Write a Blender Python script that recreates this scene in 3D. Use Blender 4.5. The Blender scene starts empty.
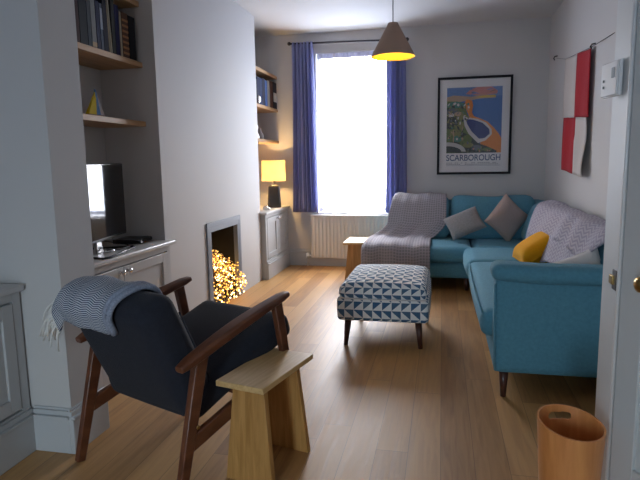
import bpy, bmesh, math, random
from mathutils import Vector, Matrix, noise
R = random.Random(7)
PI = math.pi
S = bpy.context.scene
COL = S.collection

# ------------------------------------------------------------------ materials
def new_mat(name):
    m = bpy.data.materials.new(name); m.use_nodes = True
    nt = m.node_tree
    return m, nt, nt.nodes['Principled BSDF']

def N(nt, typ, **kw):
    n = nt.nodes.new(typ)
    for k, v in kw.items():
        if k in n.inputs: n.inputs[k].default_value = v
        else: setattr(n, k, v)
    return n

def L(nt, a, b): nt.links.new(a, b)

def rgb(c): return (c[0], c[1], c[2], 1.0)

def paint(name, col, rough=.6, var=.06, scale=3., bump=.0, bscale=200., metal=0., spec=.5, sheen=0., coords='Object', stretch=None):
    """plain surface with soft tone variation and optional fine bump"""
    m, nt, b = new_mat(name)
    tc = N(nt, 'ShaderNodeTexCoord')
    src = tc.outputs[coords]
    if stretch:
        mp = N(nt, 'ShaderNodeMapping'); mp.inputs['Scale'].default_value = stretch
        L(nt, src, mp.inputs[0]); src = mp.outputs[0]
    nz = N(nt, 'ShaderNodeTexNoise'); nz.inputs['Scale'].default_value = scale; nz.inputs['Detail'].default_value = 4
    L(nt, src, nz.inputs['Vector'])
    mx = N(nt, 'ShaderNodeMix', data_type='RGBA')
    mx.inputs[6].default_value = rgb([max(0, c * (1 - var)) for c in col])
    mx.inputs[7].default_value = rgb([min(1, c * (1 + var)) for c in col])
    L(nt, nz.outputs[0], mx.inputs[0]); L(nt, mx.outputs[2], b.inputs['Base Color'])
    b.inputs['Roughness'].default_value = rough; b.inputs['Metallic'].default_value = metal
    b.inputs['Specular IOR Level'].default_value = spec
    if sheen: b.inputs['Sheen Weight'].default_value = sheen
    if bump:
        n2 = N(nt, 'ShaderNodeTexNoise'); n2.inputs['Scale'].default_value = bscale; n2.inputs['Detail'].default_value = 2
        L(nt, src, n2.inputs['Vector'])
        bp = N(nt, 'ShaderNodeBump'); bp.inputs['Strength'].default_value = bump; bp.inputs['Distance'].default_value = .004
        L(nt, n2.outputs[0], bp.inputs['Height']); L(nt, bp.outputs[0], b.inputs['Normal'])
    return m

def wood(name, c1, c2, rough=.45, stretch=(30, 3, 30), scale=1.6):
    """grain runs along the axis with the small stretch"""
    m, nt, b = new_mat(name)
    tc = N(nt, 'ShaderNodeTexCoord'); mp = N(nt, 'ShaderNodeMapping'); mp.inputs['Scale'].default_value = stretch
    L(nt, tc.outputs['Object'], mp.inputs[0])
    nz = N(nt, 'ShaderNodeTexNoise'); nz.inputs['Scale'].default_value = scale; nz.inputs['Detail'].default_value = 6; nz.inputs['Distortion'].default_value = .6
    L(nt, mp.outputs[0], nz.inputs['Vector'])
    cr = N(nt, 'ShaderNodeValToRGB')
    cr.color_ramp.elements[0].position = .3; cr.color_ramp.elements[0].color = rgb(c1)
    cr.color_ramp.elements[1].position = .7; cr.color_ramp.elements[1].color = rgb(c2)
    L(nt, nz.outputs[0], cr.inputs[0]); L(nt, cr.outputs[0], b.inputs['Base Color'])
    b.inputs['Roughness'].default_value = rough
    bp = N(nt, 'ShaderNodeBump'); bp.inputs['Strength'].default_value = .08; bp.inputs['Distance'].default_value = .002
    L(nt, nz.outputs[0], bp.inputs['Height']); L(nt, bp.outputs[0], b.inputs['Normal'])
    return m

def math_node(nt, op, a, b=None, c=None):
    n = N(nt, 'ShaderNodeMath', operation=op)
    for i, v in enumerate((a, b, c)):
        if v is None: continue
        if isinstance(v, (int, float)): n.inputs[i].default_value = v
        else: L(nt, v, n.inputs[i])
    return n.outputs[0]

def floor_mat():
    m, nt, b = new_mat('oak_boards')
    tc = N(nt, 'ShaderNodeTexCoord'); sp = N(nt, 'ShaderNodeSeparateXYZ'); L(nt, tc.outputs['Object'], sp.inputs[0])
    W = .143
    v = math_node(nt, 'DIVIDE', math_node(nt, 'SUBTRACT', sp.outputs[0], .010 - 40 * W), W)
    row = math_node(nt, 'FLOOR', v); fv = math_node(nt, 'FRACT', v)
    wn = N(nt, 'ShaderNodeTexWhiteNoise', noise_dimensions='1D'); L(nt, row, wn.inputs['W'])
    u = math_node(nt, 'DIVIDE', math_node(nt, 'ADD', sp.outputs[1], math_node(nt, 'MULTIPLY', wn.outputs[0], 7.)), 1.55)
    pl = math_node(nt, 'FLOOR', u); fu = math_node(nt, 'FRACT', u)
    cb = N(nt, 'ShaderNodeCombineXYZ'); L(nt, row, cb.inputs[0]); L(nt, pl, cb.inputs[1])
    pr = N(nt, 'ShaderNodeTexWhiteNoise', noise_dimensions='2D'); L(nt, cb.outputs[0], pr.inputs['Vector'])
    # grain
    off = N(nt, 'ShaderNodeVectorMath', operation='MULTIPLY_ADD')
    L(nt, pr.outputs['Color'], off.inputs[0]); off.inputs[1].default_value = (9, 9, 9); L(nt, tc.outputs['Object'], off.inputs[2])
    mp = N(nt, 'ShaderNodeMapping'); mp.inputs['Scale'].default_value = (26, 1.6, 1); L(nt, off.outputs[0], mp.inputs[0])
    g = N(nt, 'ShaderNodeTexNoise'); g.inputs['Scale'].default_value = 1.3; g.inputs['Detail'].default_value = 7; g.inputs['Distortion'].default_value = 1.0
    L(nt, mp.outputs[0], g.inputs['Vector'])
    cr = N(nt, 'ShaderNodeValToRGB')
    cr.color_ramp.elements[0].position = .25; cr.color_ramp.elements[0].color = (.27, .125, .038, 1)
    cr.color_ramp.elements[1].position = .75; cr.color_ramp.elements[1].color = (.52, .29, .110, 1)
    mix = math_node(nt, 'ADD', math_node(nt, 'MULTIPLY', g.outputs[0], .70), math_node(nt, 'MULTIPLY', pr.outputs['Value'], .42))
    L(nt, mix, cr.inputs[0])
    # joints
    e = math_node(nt, 'MINIMUM', math_node(nt, 'MINIMUM', fv, math_node(nt, 'SUBTRACT', 1., fv)),
                  math_node(nt, 'MULTIPLY', math_node(nt, 'MINIMUM', fu, math_node(nt, 'SUBTRACT', 1., fu)), 10.))
    j = math_node(nt, 'LESS_THAN', e, .011)
    mx = N(nt, 'ShaderNodeMix', data_type='RGBA'); L(nt, math_node(nt, 'MULTIPLY', j, .55), mx.inputs[0]); L(nt, cr.outputs[0], mx.inputs[6]); mx.inputs[7].default_value = (.10, .055, .025, 1)
    L(nt, mx.outputs[2], b.inputs['Base Color'])
    rr = math_node(nt, 'ADD', math_node(nt, 'MULTIPLY', g.outputs[0], .18), .36)
    L(nt, rr, b.inputs['Roughness'])
    bp = N(nt, 'ShaderNodeBump'); bp.inputs['Strength'].default_value = .10; bp.inputs['Distance'].default_value = .002
    L(nt, math_node(nt, 'SUBTRACT', g.outputs[0], j), bp.inputs['Height']); L(nt, bp.outputs[0], b.inputs['Normal'])
    return m

def fabric(name, col, var=.10, weave=420., rough=.9, sheen=.06):
    return paint(name, col, rough=rough, var=var, scale=60., bump=.35, bscale=weave, spec=.2, sheen=sheen)

def triangle_mat():
    """white cloth printed with rows of blue half-square triangles (UV in cells)"""
    m, nt, b = new_mat('triangle_print')
    uv = N(nt, 'ShaderNodeUVMap'); sp = N(nt, 'ShaderNodeSeparateXYZ'); L(nt, uv.outputs[0], sp.inputs[0])
    fx = math_node(nt, 'FRACT', sp.outputs[0]); fy = math_node(nt, 'FRACT', sp.outputs[1])
    ry = math_node(nt, 'FLOOR', sp.outputs[1]); par = math_node(nt, 'FLOORED_MODULO', ry, 2.)
    fx2 = math_node(nt, 'ABSOLUTE', math_node(nt, 'SUBTRACT', par, fx))
    t = math_node(nt, 'LESS_THAN', fx2, fy)
    cb = N(nt, 'ShaderNodeCombineXYZ'); L(nt, math_node(nt, 'FLOOR', sp.outputs[0]), cb.inputs[0]); L(nt, ry, cb.inputs[1])
    wn = N(nt, 'ShaderNodeTexWhiteNoise', noise_dimensions='2D'); L(nt, cb.outputs[0], wn.inputs['Vector'])
    cr = N(nt, 'ShaderNodeMix', data_type='RGBA'); L(nt, wn.outputs[0], cr.inputs[0])
    cr.inputs[6].default_value = (.05, .125, .24, 1); cr.inputs[7].default_value = (.10, .17, .25, 1)
    ln = math_node(nt, 'LESS_THAN', math_node(nt, 'MINIMUM', fx, fy), .045)
    t2 = math_node(nt, 'MULTIPLY', t, math_node(nt, 'SUBTRACT', 1., ln))
    mx = N(nt, 'ShaderNodeMix', data_type='RGBA'); L(nt, t2, mx.inputs[0])
    mx.inputs[6].default_value = (.80, .81, .80, 1); L(nt, cr.outputs[2], mx.inputs[7])
    L(nt, mx.outputs[2], b.inputs['Base Color']); b.inputs['Roughness'].default_value = .85; b.inputs['Specular IOR Level'].default_value = .2
    return m

def stripe_mat(name, ca, cb_, fu, fv, mode='herring', mixmax=1.):
    """woven cloth, UV in metres"""
    m, nt, b = new_mat(name)
    uv = N(nt, 'ShaderNodeUVMap'); sp = N(nt, 'ShaderNodeSeparateXYZ'); L(nt, uv.outputs[0], sp.inputs[0])
    u, v = sp.outputs[0], sp.outputs[1]
    if mode == 'herring':
        pp = math_node(nt, 'PINGPONG', math_node(nt, 'MULTIPLY', u, fu), 1.)
        s = math_node(nt, 'FRACT', math_node(nt, 'ADD', math_node(nt, 'MULTIPLY', v, fv), math_node(nt, 'MULTIPLY', pp, .9)))
        t = math_node(nt, 'LESS_THAN', s, .5)
    else:
        a = math_node(nt, 'LESS_THAN', math_node(nt, 'FRACT', math_node(nt, 'MULTIPLY', u, fu)), .28)
        c = math_node(nt, 'LESS_THAN', math_node(nt, 'FRACT', math_node(nt, 'MULTIPLY', v, fv)), .28)
        t = math_node(nt, 'MAXIMUM', a, c)
    nz = N(nt, 'ShaderNodeTexNoise'); nz.inputs['Scale'].default_value = 14.
    L(nt, uv.outputs[0], nz.inputs['Vector'])
    f = math_node(nt, 'MULTIPLY', t, math_node(nt, 'MULTIPLY_ADD', nz.outputs[0], .5, mixmax * .75))
    mx = N(nt, 'ShaderNodeMix', data_type='RGBA'); L(nt, f, mx.inputs[0]); mx.inputs[6].default_value = rgb(ca); mx.inputs[7].default_value = rgb(cb_)
    L(nt, mx.outputs[2], b.inputs['Base Color']); b.inputs['Roughness'].default_value = .95; b.inputs['Specular IOR Level'].default_value = .15
    bp = N(nt, 'ShaderNodeBump'); bp.inputs['Strength'].default_value = .4; bp.inputs['Distance'].default_value = .003
    L(nt, t, bp.inputs['Height']); L(nt, bp.outputs[0], b.inputs['Normal'])
    return m

def glow(name, col, strength):
    m, nt, b = new_mat(name)
    b.inputs['Base Color'].default_value = rgb(col); b.inputs['Emission Color'].default_value = rgb(col); b.inputs['Emission Strength'].default_value = strength
    return m

def glass_mat():
    m, nt, b = new_mat('window_glass')
    out = nt.nodes['Material Output']
    tr = N(nt, 'ShaderNodeBsdfTransparent'); gl = N(nt, 'ShaderNodeBsdfGlossy'); gl.inputs['Roughness'].default_value = .02
    ms = N(nt, 'ShaderNodeMixShader'); ms.inputs[0].default_value = .06
    L(nt, tr.outputs[0], ms.inputs[1]); L(nt, gl.outputs[0], ms.inputs[2]); L(nt, ms.outputs[0], out.inputs[0])
    return m

def shade_cloth():
    m, nt, b = new_mat('lamp_shade_cloth')
    out = nt.nodes['Material Output']
    d = N(nt, 'ShaderNodeBsdfDiffuse'); d.inputs[0].default_value = (.60, .50, .32, 1)
    t = N(nt, 'ShaderNodeBsdfTranslucent'); t.inputs[0].default_value = (.46, .36, .20, 1)
    ms = N(nt, 'ShaderNodeMixShader'); ms.inputs[0].default_value = .5
    L(nt, d.outputs[0], ms.inputs[1]); L(nt, t.outputs[0], ms.inputs[2]); L(nt, ms.outputs[0], out.inputs[0])
    return m

M = {}
M['wall'] = paint('wall_paint', (.56, .548, .54), rough=.75, var=.02, scale=2.)
M['ceiling'] = paint('ceiling_paint', (.54, .535, .53), rough=.8, var=.01)
M['trim'] = paint('satin_trim', (.50, .515, .53), rough=.42, var=.02)
M['cabinet'] = paint('cabinet_paint', (.47, .475, .48), rough=.4, var=.02)
M['worktop'] = paint('worktop_paint', (.56, .555, .55), rough=.35, var=.02)
M['white'] = paint('white_gloss', (.80, .80, .80), rough=.3, var=.01)
M['door'] = paint('door_gloss', (.60, .62, .63), rough=.55, spec=.25, var=.02)
M['radiator'] = paint('radiator_enamel', (.72, .69, .64), rough=.35, var=.01)
M['floor'] = floor_mat()
M['oak'] = wood('oak_shelf', (.36, .20, .09), (.50, .31, .155), stretch=(30, 2, 30))
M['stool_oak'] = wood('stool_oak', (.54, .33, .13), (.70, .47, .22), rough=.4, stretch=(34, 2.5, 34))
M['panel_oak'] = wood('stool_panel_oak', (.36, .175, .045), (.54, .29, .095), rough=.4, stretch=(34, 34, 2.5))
M['teak'] = wood('dark_teak', (.085, .026, .012), (.17, .058, .026), rough=.32, stretch=(22, 4, 10))
M['legwood'] = wood('dark_leg_wood', (.045, .016, .012), (.085, .032, .022), rough=.35, stretch=(30, 30, 3))
M['ply'] = wood('bent_plywood', (.56, .205, .058), (.72, .31, .105), rough=.38, stretch=(18, 18, 1.6))
M['teal'] = fabric('teal_wool', (.094, .262, .355), var=.22)
M['charcoal'] = fabric('charcoal_wool', (.020, .022, .032), var=.22)
M['taupe'] = fabric('taupe_cloth', (.41, .325, .295), var=.08)
M['greycush'] = fabric('grey_slub_cloth', (.28, .27, .27), var=.25)
M['mustard'] = fabric('mustard_velvet', (.76, .35, .008), var=.08, sheen=.05)
M['cream'] = fabric('cream_cloth', (.74, .70, .68), var=.05)
def curtain_cloth():
    m = fabric('navy_curtain_cloth', (.27, .29, .52), var=.12); nt = m.node_tree; b = nt.nodes['Principled BSDF']; out = nt.nodes['Material Output']
    t = N(nt, 'ShaderNodeBsdfTranslucent'); t.inputs[0].default_value = (.48, .49, .74, 1)
    ms = N(nt, 'ShaderNodeMixShader'); ms.inputs[0].default_value = .3
    L(nt, b.outputs[0], ms.inputs[1]); L(nt, t.outputs[0], ms.inputs[2]); L(nt, ms.outputs[0], out.inputs[0])
    return m
M['navy'] = curtain_cloth()
M['tri'] = triangle_mat()
M['herring'] = stripe_mat('herringbone_weave', (.58, .61, .66), (.06, .085, .15), 30., 125.)
M['herring_edge'] = paint('herringbone_fold', (.27, .30, .38), rough=.95, var=.6, scale=160., bump=.5, bscale=300.)
M['fringe'] = paint('cream_yarn', (.76, .75, .72), rough=.9)
M['waffle'] = stripe_mat('waffle_weave', (.25, .235, .26), (.40, .38, .41), 34., 34., 'grid', .8)
M['lilac'] = stripe_mat('lilac_zigzag_weave', (.32, .30, .37), (.46, .44, .50), 20., 30., 'herring', .8)
M['black'] = paint('black_plastic', (.012, .012, .014), rough=.35, var=.05)
M['screen'] = paint('tv_screen_glass', (.006, .006, .008), rough=.06, var=.0)
M['chrome'] = paint('chrome', (.75, .75, .76), rough=.18, metal=1., var=.02)
M['brass'] = paint('aged_brass', (.46, .31, .12), rough=.3, metal=1., var=.1)
M['darkplate'] = paint('dark_bronze_plate', (.06, .055, .06), rough=.4, metal=.6)
M['firepaint'] = paint('slate_blue_paint', (.20, .22, .26), rough=.5, var=.04)
M['soot'] = paint('sooty_lining', (.03, .026, .022), rough=.9, var=.3, scale=8.)
M['bark'] = paint('dry_bark', (.13, .075, .045), rough=.9, var=.4, scale=30., bump=.5, bscale=60.)
M['copper'] = paint('copper_wire', (.60, .36, .14), rough=.3, metal=.8)
M['fairy'] = glow('fairy_bulb_glow', (1.0, .50, .09), 2.0)
M['fairyhot'] = glow('fairy_bulb_bright_glow', (1.0, .74, .40), 4.5)
M['bulb'] = glow('bulb_glow', (1.0, .70, .32), 30.)
M['pend_out'] = paint('blush_metal', (.42, .27, .20), rough=.45, var=.04)
M['pend_in'] = paint('yellow_enamel', (.90, .58, .06), rough=.5, var=.02)
M['lampbase'] = paint('black_ceramic', (.028, .024, .024), rough=.3, var=.2)
M['shade'] = shade_cloth()
M['glass'] = glass_mat()
M['frameblack'] = paint('black_frame', (.012, .011, .014), rough=.5, spec=.2)
M['mat'] = paint('mount_board', (.70, .69, .70), rough=.7, var=.01)
M['pages'] = paint('page_edges', (.50, .46, .38), rough=.9)
M['red'] = fabric('red_cotton', (.38, .014, .024), var=.06)
M['offwhite'] = fabric('offwhite_cotton', (.56, .51, .475), var=.04)
M['silver'] = paint('silver_metal', (.70, .70, .70), rough=.25, metal=.9)
M['plastic'] = paint('white_plastic', (.86, .86, .86), rough=.25, var=.0)
M['cord'] = paint('grey_flex', (.20, .19, .18), rough=.6)
def flat(name, c, rough=.7): return paint(name, c, rough=rough, var=.10, scale=25., spec=.25)

# ------------------------------------------------------------------ mesh helpers
def link(o, parent=None):
    COL.objects.link(o)
    if parent is not None: o.parent = parent
    return o

def obj(name, bm, mat, parent=None, bevel=0., smooth=False, loc=None, seg=2, solid=0., sub=0):
    me = bpy.data.meshes.new(name)
    bmesh.ops.recalc_face_normals(bm, faces=bm.faces[:])
    bm.to_mesh(me); bm.free()
    for mm in (mat if isinstance(mat, (list, tuple)) else [mat]): me.materials.append(mm)
    o = bpy.data.objects.new(name, me); link(o, parent)
    if loc is not None: o.location = loc
    if smooth:
        for p in me.polygons: p.use_smooth = True
    if solid:
        md = o.modifiers.new('solid', 'SOLIDIFY'); md.thickness = solid; md.offset = 0
    if bevel:
        md = o.modifiers.new('bevel', 'BEVEL'); md.width = bevel; md.segments = seg; md.limit_method = 'ANGLE'; md.angle_limit = .6
        if not smooth:
            for p in me.polygons: p.use_smooth = True
            try: me.set_sharp_from_angle(angle=.7)
            except Exception: pass
    if sub:
        md = o.modifiers.new('sub', 'SUBSURF'); md.levels = sub; md.render_levels = sub
    return o

def empty(name, loc=(0, 0, 0), rz=0.):
    o = bpy.data.objects.new(name, None); o.empty_display_size = .1; o.location = loc; o.rotation_euler = (0, 0, rz)
    COL.objects.link(o); return o

def tag(o, label, cat, group=None, kind=None):
    o['label'] = label; o['category'] = cat
    if group: o['group'] = group
    if kind: o['kind'] = kind
    return o

def struct(o, label=None, cat=None):
    o['kind'] = 'structure'
    if label: o['label'] = label
    if cat: o['category'] = cat
    return o

def B(): return bmesh.new()

def hexa(bm, pts):
    """8 points: bottom loop then top loop"""
    v = [bm.verts.new(p) for p in pts]
    for f in ((0, 3, 2, 1), (4, 5, 6, 7), (0, 1, 5, 4), (1, 2, 6, 5), (2, 3, 7, 6), (3, 0, 4, 7)):
        bm.faces.new([v[i] for i in f])
    return bm

def box(bm, x0, x1, y0, y1, z0, z1):
    return hexa(bm, [(x0, y0, z0), (x1, y0, z0), (x1, y1, z0), (x0, y1, z0), (x0, y0, z1), (x1, y0, z1), (x1, y1, z1), (x0, y1, z1)])

def bx(x0, x1, y0, y1, z0, z1): return box(B(), x0, x1, y0, y1, z0, z1)

def beam(bm, a, b, wa, ha, wb=None, hb=None, side=(1, 0, 0)):
    """rectangular bar from a to b; w along side axis, h perpendicular"""
    a, b = Vector(a), Vector(b); wb = wa if wb is None else wb; hb = ha if hb is None else hb
    d = (b - a).normalized(); s = Vector(side); s = (s - d * s.dot(d)).normalized(); t = d.cross(s)
    pts = []
    for p, w, h in ((a, wa, ha), (b, wb, hb)):
        for i, j in ((-1, -1), (1, -1), (1, 1), (-1, 1)): pts.append(p + s * w / 2 * i + t * h / 2 * j)
    return hexa(bm, pts)

def tube(bm, path, r, n=8, r2=None):
    path = [Vector(p) for p in path]; rings = []; m = len(path)
    up = Vector((0, 0, 1))
    for i, p in enumerate(path):
        d = (path[min(i + 1, m - 1)] - path[max(i - 1, 0)]).normalized()
        a = d.cross(up)
        if a.length < .05: a = d.cross(Vector((1, 0, 0)))
        a.normalize(); c = d.cross(a)
        rr = r if r2 is None else r + (r2 - r) * i / (m - 1)
        rings.append([bm.verts.new(p + (a * math.cos(2 * PI * k / n) + c * math.sin(2 * PI * k / n)) * rr) for k in range(n)])
    for i in range(m - 1):
        for k in range(n): bm.faces.new((rings[i][k], rings[i][(k + 1) % n], rings[i + 1][(k + 1) % n], rings[i + 1][k]))
    bm.faces.new(rings[0][::-1]); bm.faces.new(rings[-1])
    return bm

def lathe(bm, prof, n=32, c=(0, 0, 0)):
    """profile of (r, z) revolved about z through c"""
    rings = []
    for r, z in prof:
        if r < 1e-6: rings.append([bm.verts.new((c[0], c[1], c[2] + z))])
        else: rings.append([bm.verts.new((c[0] + r * math.cos(2 * PI * k / n), c[1] + r * math.sin(2 * PI * k / n), c[2] + z)) for k in range(n)])
    for a, b in zip(rings, rings[1:]):
        for k in range(n):
            k2 = (k + 1) % n
            if len(a) == 1 and len(b) == 1: continue
            if len(a) == 1: bm.faces.new((a[0], b[k2], b[k]))
            elif len(b) == 1: bm.faces.new((a[k], a[k2], b[0]))
            else: bm.faces.new((a[k], a[k2], b[k2], b[k]))
    return bm

def sphere(bm, c, r, seg=8, rings=6, sc=(1, 1, 1)):
    bmesh.ops.create_uvsphere(bm, u_segments=seg, v_segments=rings, radius=r,
                              matrix=Matrix.Translation(c) @ Matrix.Diagonal((sc[0], sc[1], sc[2], 1)))
    return bm

def rbox(bm, x0, x1, y0, y1, z0, z1, r, n=(10, 10, 5), puff=(0, 0, 0), fn=None, cell=None):
    """soft rounded box: puff bulges the x, y, z faces; cell gives UVs in print cells"""
    C = Vector(((x0 + x1) / 2, (y0 + y1) / 2, (z0 + z1) / 2)); H = Vector(((x1 - x0) / 2, (y1 - y0) / 2, (z1 - z0) / 2))
    uvl = bm.loops.layers.uv.verify() if cell else None
    def lin(k):  # denser near the ends
        return [-math.cos(PI * i / k) * .35 + .65 * (2 * i / k - 1) for i in range(k + 1)]
    vd = {}
    def vert(q):
        key = tuple(round(c, 5) for c in q)
        if key in vd: return vd[key]
        p = Vector((q[0] * H.x, q[1] * H.y, q[2] * H.z))
        rr = min(r, H.x, H.y, H.z)
        core = Vector((max(-H.x + rr, min(H.x - rr, p.x)), max(-H.y + rr, min(H.y - rr, p.y)), max(-H.z + rr, min(H.z - rr, p.z))))
        d = p - core
        if d.length > 1e-9: p = core + d.normalized() * rr * min(1., d.length / rr if sum(abs(c) > 1e-9 for c in d) == 1 else 1.)
        for ax in range(3):
            o = [i for i in range(3) if i != ax]
            w = (1 - q[o[0]] ** 2) * (1 - q[o[1]] ** 2)
            p[ax] += puff[ax] * w * q[ax]
        p = p + C
        if fn: p = Vector(fn(p, q))
        vd[key] = bm.verts.new(p); return vd[key]
    for ax in range(3):
        o = [i for i in range(3) if i != ax]
        A, Bl = lin(n[o[0]]), lin(n[o[1]])
        for sgn in (-1, 1):
            for i in range(len(A) - 1):
                for j in range(len(Bl) - 1):
                    qs = []
                    for a, b in ((A[i], Bl[j]), (A[i + 1], Bl[j]), (A[i + 1], Bl[j + 1]), (A[i], Bl[j + 1])):
                        q = [0, 0, 0]; q[ax] = sgn; q[o[0]] = a; q[o[1]] = b; qs.append(q)
                    vs = [vert(q) for q in qs]
                    if len(set(vs)) < 4: continue
                    try: f = bm.faces.new(vs)
                    except ValueError: continue
                    f.smooth = True
                    if cell:
                        for lp, q in zip(f.loops, qs):
                            P = (q[0] * H.x, q[1] * H.y, q[2] * H.z)
                            lp[uvl].uv = (P[o[0]] / cell[0] + 20, P[o[1]] / cell[1] + 20)
    return bm

def pillow(bm, w, h, t, n=14, ear=.04):
    """scatter cushion in its local XY plane, thickness along Z"""
    def pt(u, v, s):
        k = 1 - ear * (1 - abs(u) ** 2) * abs(v) ** 3 * 2; k2 = 1 - ear * (1 - abs(v) ** 2) * abs(u) ** 3 * 2
        z = t / 2 * (max(0, (1 - u ** 4)) * max(0, (1 - v ** 4))) ** .5
        return (u * w / 2 * k2, v * h / 2 * k, s * z)
    g = {}
    for s in (1, -1):
        for i in range(n + 1):
            for j in range(n + 1):
                u, v = math.sin((i / n - .5) * PI), math.sin((j / n - .5) * PI)
                edge = i in (0, n) or j in (0, n)
                if edge and s < 0: g[(i, j, s)] = g[(i, j, 1)]
                else: g[(i, j, s)] = bm.verts.new(pt(u, v, s))
        for i in range(n):
            for j in range(n):
                vs = [g[(i, j, s)], g[(i + 1, j, s)], g[(i + 1, j + 1, s)], g[(i, j + 1, s)]]
                f = bm.faces.new(vs if s > 0 else vs[::-1]); f.smooth = True
    return bm

def sheet(bm, P, nu, nv, uv=None):
    """grid surface P(a, b), a and b in 0..1"""
    lay = bm.loops.layers.uv.verify()
    g = [[bm.verts.new(P(i / nu, j / nv)) for j in range(nv + 1)] for i in range(nu + 1)]
    for i in range(nu):
        for j in range(nv):
            f = bm.faces.new((g[i][j], g[i + 1][j], g[i + 1][j + 1], g[i][j + 1])); f.smooth = True
            if uv:
                for lp, (a, b) in zip(f.loops, ((i, j), (i + 1, j), (i + 1, j + 1), (i, j + 1))): lp[uv_l(lay)].uv = uv(a / nu, b / nv)
    return bm
def uv_l(l): return l

class Path:
    """rounded polyline sampled by arc length"""
    def __init__(s, pts, it=2):
        P = [Vector((p[0], p[1])) for p in pts]
        for _ in range(it):
            Q = [P[0]]
            for a, b in zip(P, P[1:]): Q += [a * .75 + b * .25, a * .25 + b * .75]
            P = Q + [P[-1]]
        s.P = P; s.d = [0]
        for a, b in zip(P, P[1:]): s.d.append(s.d[-1] + (b - a).length)
        s.len = s.d[-1]
    def at(s, t):
        x = max(0, min(1, t)) * s.len
        for i in range(len(s.P) - 1):
            if x <= s.d[i + 1] or i == len(s.P) - 2:
                k = (x - s.d[i]) / max(1e-9, s.d[i + 1] - s.d[i]); return s.P[i].lerp(s.P[i + 1], min(1, k))

def frame_from(center, ax, ay):
    """matrix placing local X, Y along the given directions"""
    ax = Vector(ax).normalized(); az = ax.cross(Vector(ay)).normalized(); ay = az.cross(ax)
    m = Matrix((ax, ay, az)).transposed().to_4x4(); m.translation = center
    return m

def place(o, mtx):
    o.location = mtx.translation; o.rotation_euler = mtx.to_euler()
    return o

# ------------------------------------------------------------------ room shell
XL, XR, YB, YF, ZC = -2.38, 1.14, 6.72, -1.7, 2.82
CH, NX = -1.95, -1.63                       # chimney face, left nib end
WX0, WX1, WZ0, WZ1 = -1.50, -.62, .64, 2.58  # window opening

struct(obj('floor', bx(XL - .1, XR + .1, YF - .1, YB + .25, -.08, 0), M['floor']), 'pale oak floorboards running towards the window', 'floor')
struct(obj('ceiling', bx(XL - .1, XR + .1, YF - .1, YB + .25, ZC, ZC + .08), M['ceiling']), 'flat white ceiling', 'ceiling')
bm = B()
box(bm, XL - .1, WX0, YB, YB + .25, 0, ZC); box(bm, WX1, XR + .1, YB, YB + .25, 0, ZC)
box(bm, WX0, WX1, YB, YB + .25, 0, WZ0); box(bm, WX0, WX1, YB, YB + .25, WZ1, ZC)
struct(obj('wall_back', bm, M['wall']), 'grey window wall at the far end of the room', 'wall')
struct(obj('wall_left', bx(XL - .1, XL, YF, YB, 0, ZC), M['wall']), 'grey left wall at the back of the alcoves', 'wall')
struct(obj('wall_right', bx(XR, XR + .1, YF, YB, 0, ZC), M['wall']), 'grey right wall behind the corner sofa', 'wall')
bm = B()
FX0, FX1, FZ = -1.10, -.55, 1.62
box(bm, XL, FX0, YF - .1, YF, 0, ZC); box(bm, FX1, XR, YF - .1, YF, 0, ZC); box(bm, FX0, FX1, YF - .1, YF, FZ, ZC)
struct(obj('wall_front', bm, M['wall']), 'wall with garden doors behind the viewer', 'wall')
# chimney breast with its fireplace hole
FY0, FY1, FH = 4.375, 5.10, .765
bm = B()
box(bm, XL, CH, 3.63, FY0, 0, ZC); box(bm, XL, CH, FY1, 5.79, 0, ZC); box(bm, XL, CH, FY0, FY1, FH, ZC); box(bm, XL, XL + .02, FY0, FY1, 0, FH)
o = struct(obj('wall_chimney_breast', bm, M['wall']), 'smooth grey chimney breast between the two alcoves', 'wall')
o = struct(obj('wall_nib_left', bx(XL, NX, 2.08, 2.325, 0, ZC), M['wall']), 'grey wall stub left of the television alcove', 'wall')
o = struct(obj('wall_nib_right', bx(.60, XR, 2.052, 2.248, 0, ZC), M['door'], bevel=.007, seg=3), 'white painted doorway jamb beside the sofa arm', 'wall')
bm = B(); tube(bm, [(.6035, 2.0555, .001), (.6035, 2.0555, ZC - .001)], .0075, 12); obj('highlight_bead', bm, M['white'], o, smooth=True)  # glossy bead added to catch a bright highlight line along the jamb edge
pl = obj('strike_plate', bx(.5955, .602, 2.060, 2.108, .835, .905), M['darkplate'], o, bevel=.001)
pl['label'] = 'dark metal strike plate'
k = obj('latch', bx(.588, .602, 2.085, 2.122, .852, .885), M['brass'], pl, bevel=.003); k['label'] = 'small brass latch'

# baseboards
def skirting(name, segs, parent=None):
    """segs: list of (x0, x1, y0, y1) plan boxes; stepped moulding made of lower board and upper bead"""
    bm = B()
    for (x0, x1, y0, y1, nx, ny) in segs:
        for d, z0, z1 in ((.022, 0, .165), (.030, .165, .178), (.016, .178, .200), (.008, .200, .212)):
            box(bm, x0 - (d if nx < 0 else 0), x1 + (d if nx > 0 else 0), y0 - (d if ny < 0 else 0), y1 + (d if ny > 0 else 0), z0, z1)
    return obj(name, bm, M['trim'], parent, bevel=.003)
struct(skirting('baseboard_left', [(-1.82, NX, 2.08, 2.0801, 0, -1), (NX - .0001, NX, 2.058, 2.325, 1, 0)]), 'moulded grey skirting round the left wall stub', 'skirting')
struct(skirting('baseboard_back', [(-1.875, XR, YB - .0001, YB, 0, -1)]), 'moulded grey skirting under the window', 'skirting')
struct(skirting('baseboard_right', [(XR - .0001, XR, 2.26, YB, -1, 0)]), 'skirting behind the corner sofa', 'skirting')

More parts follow.
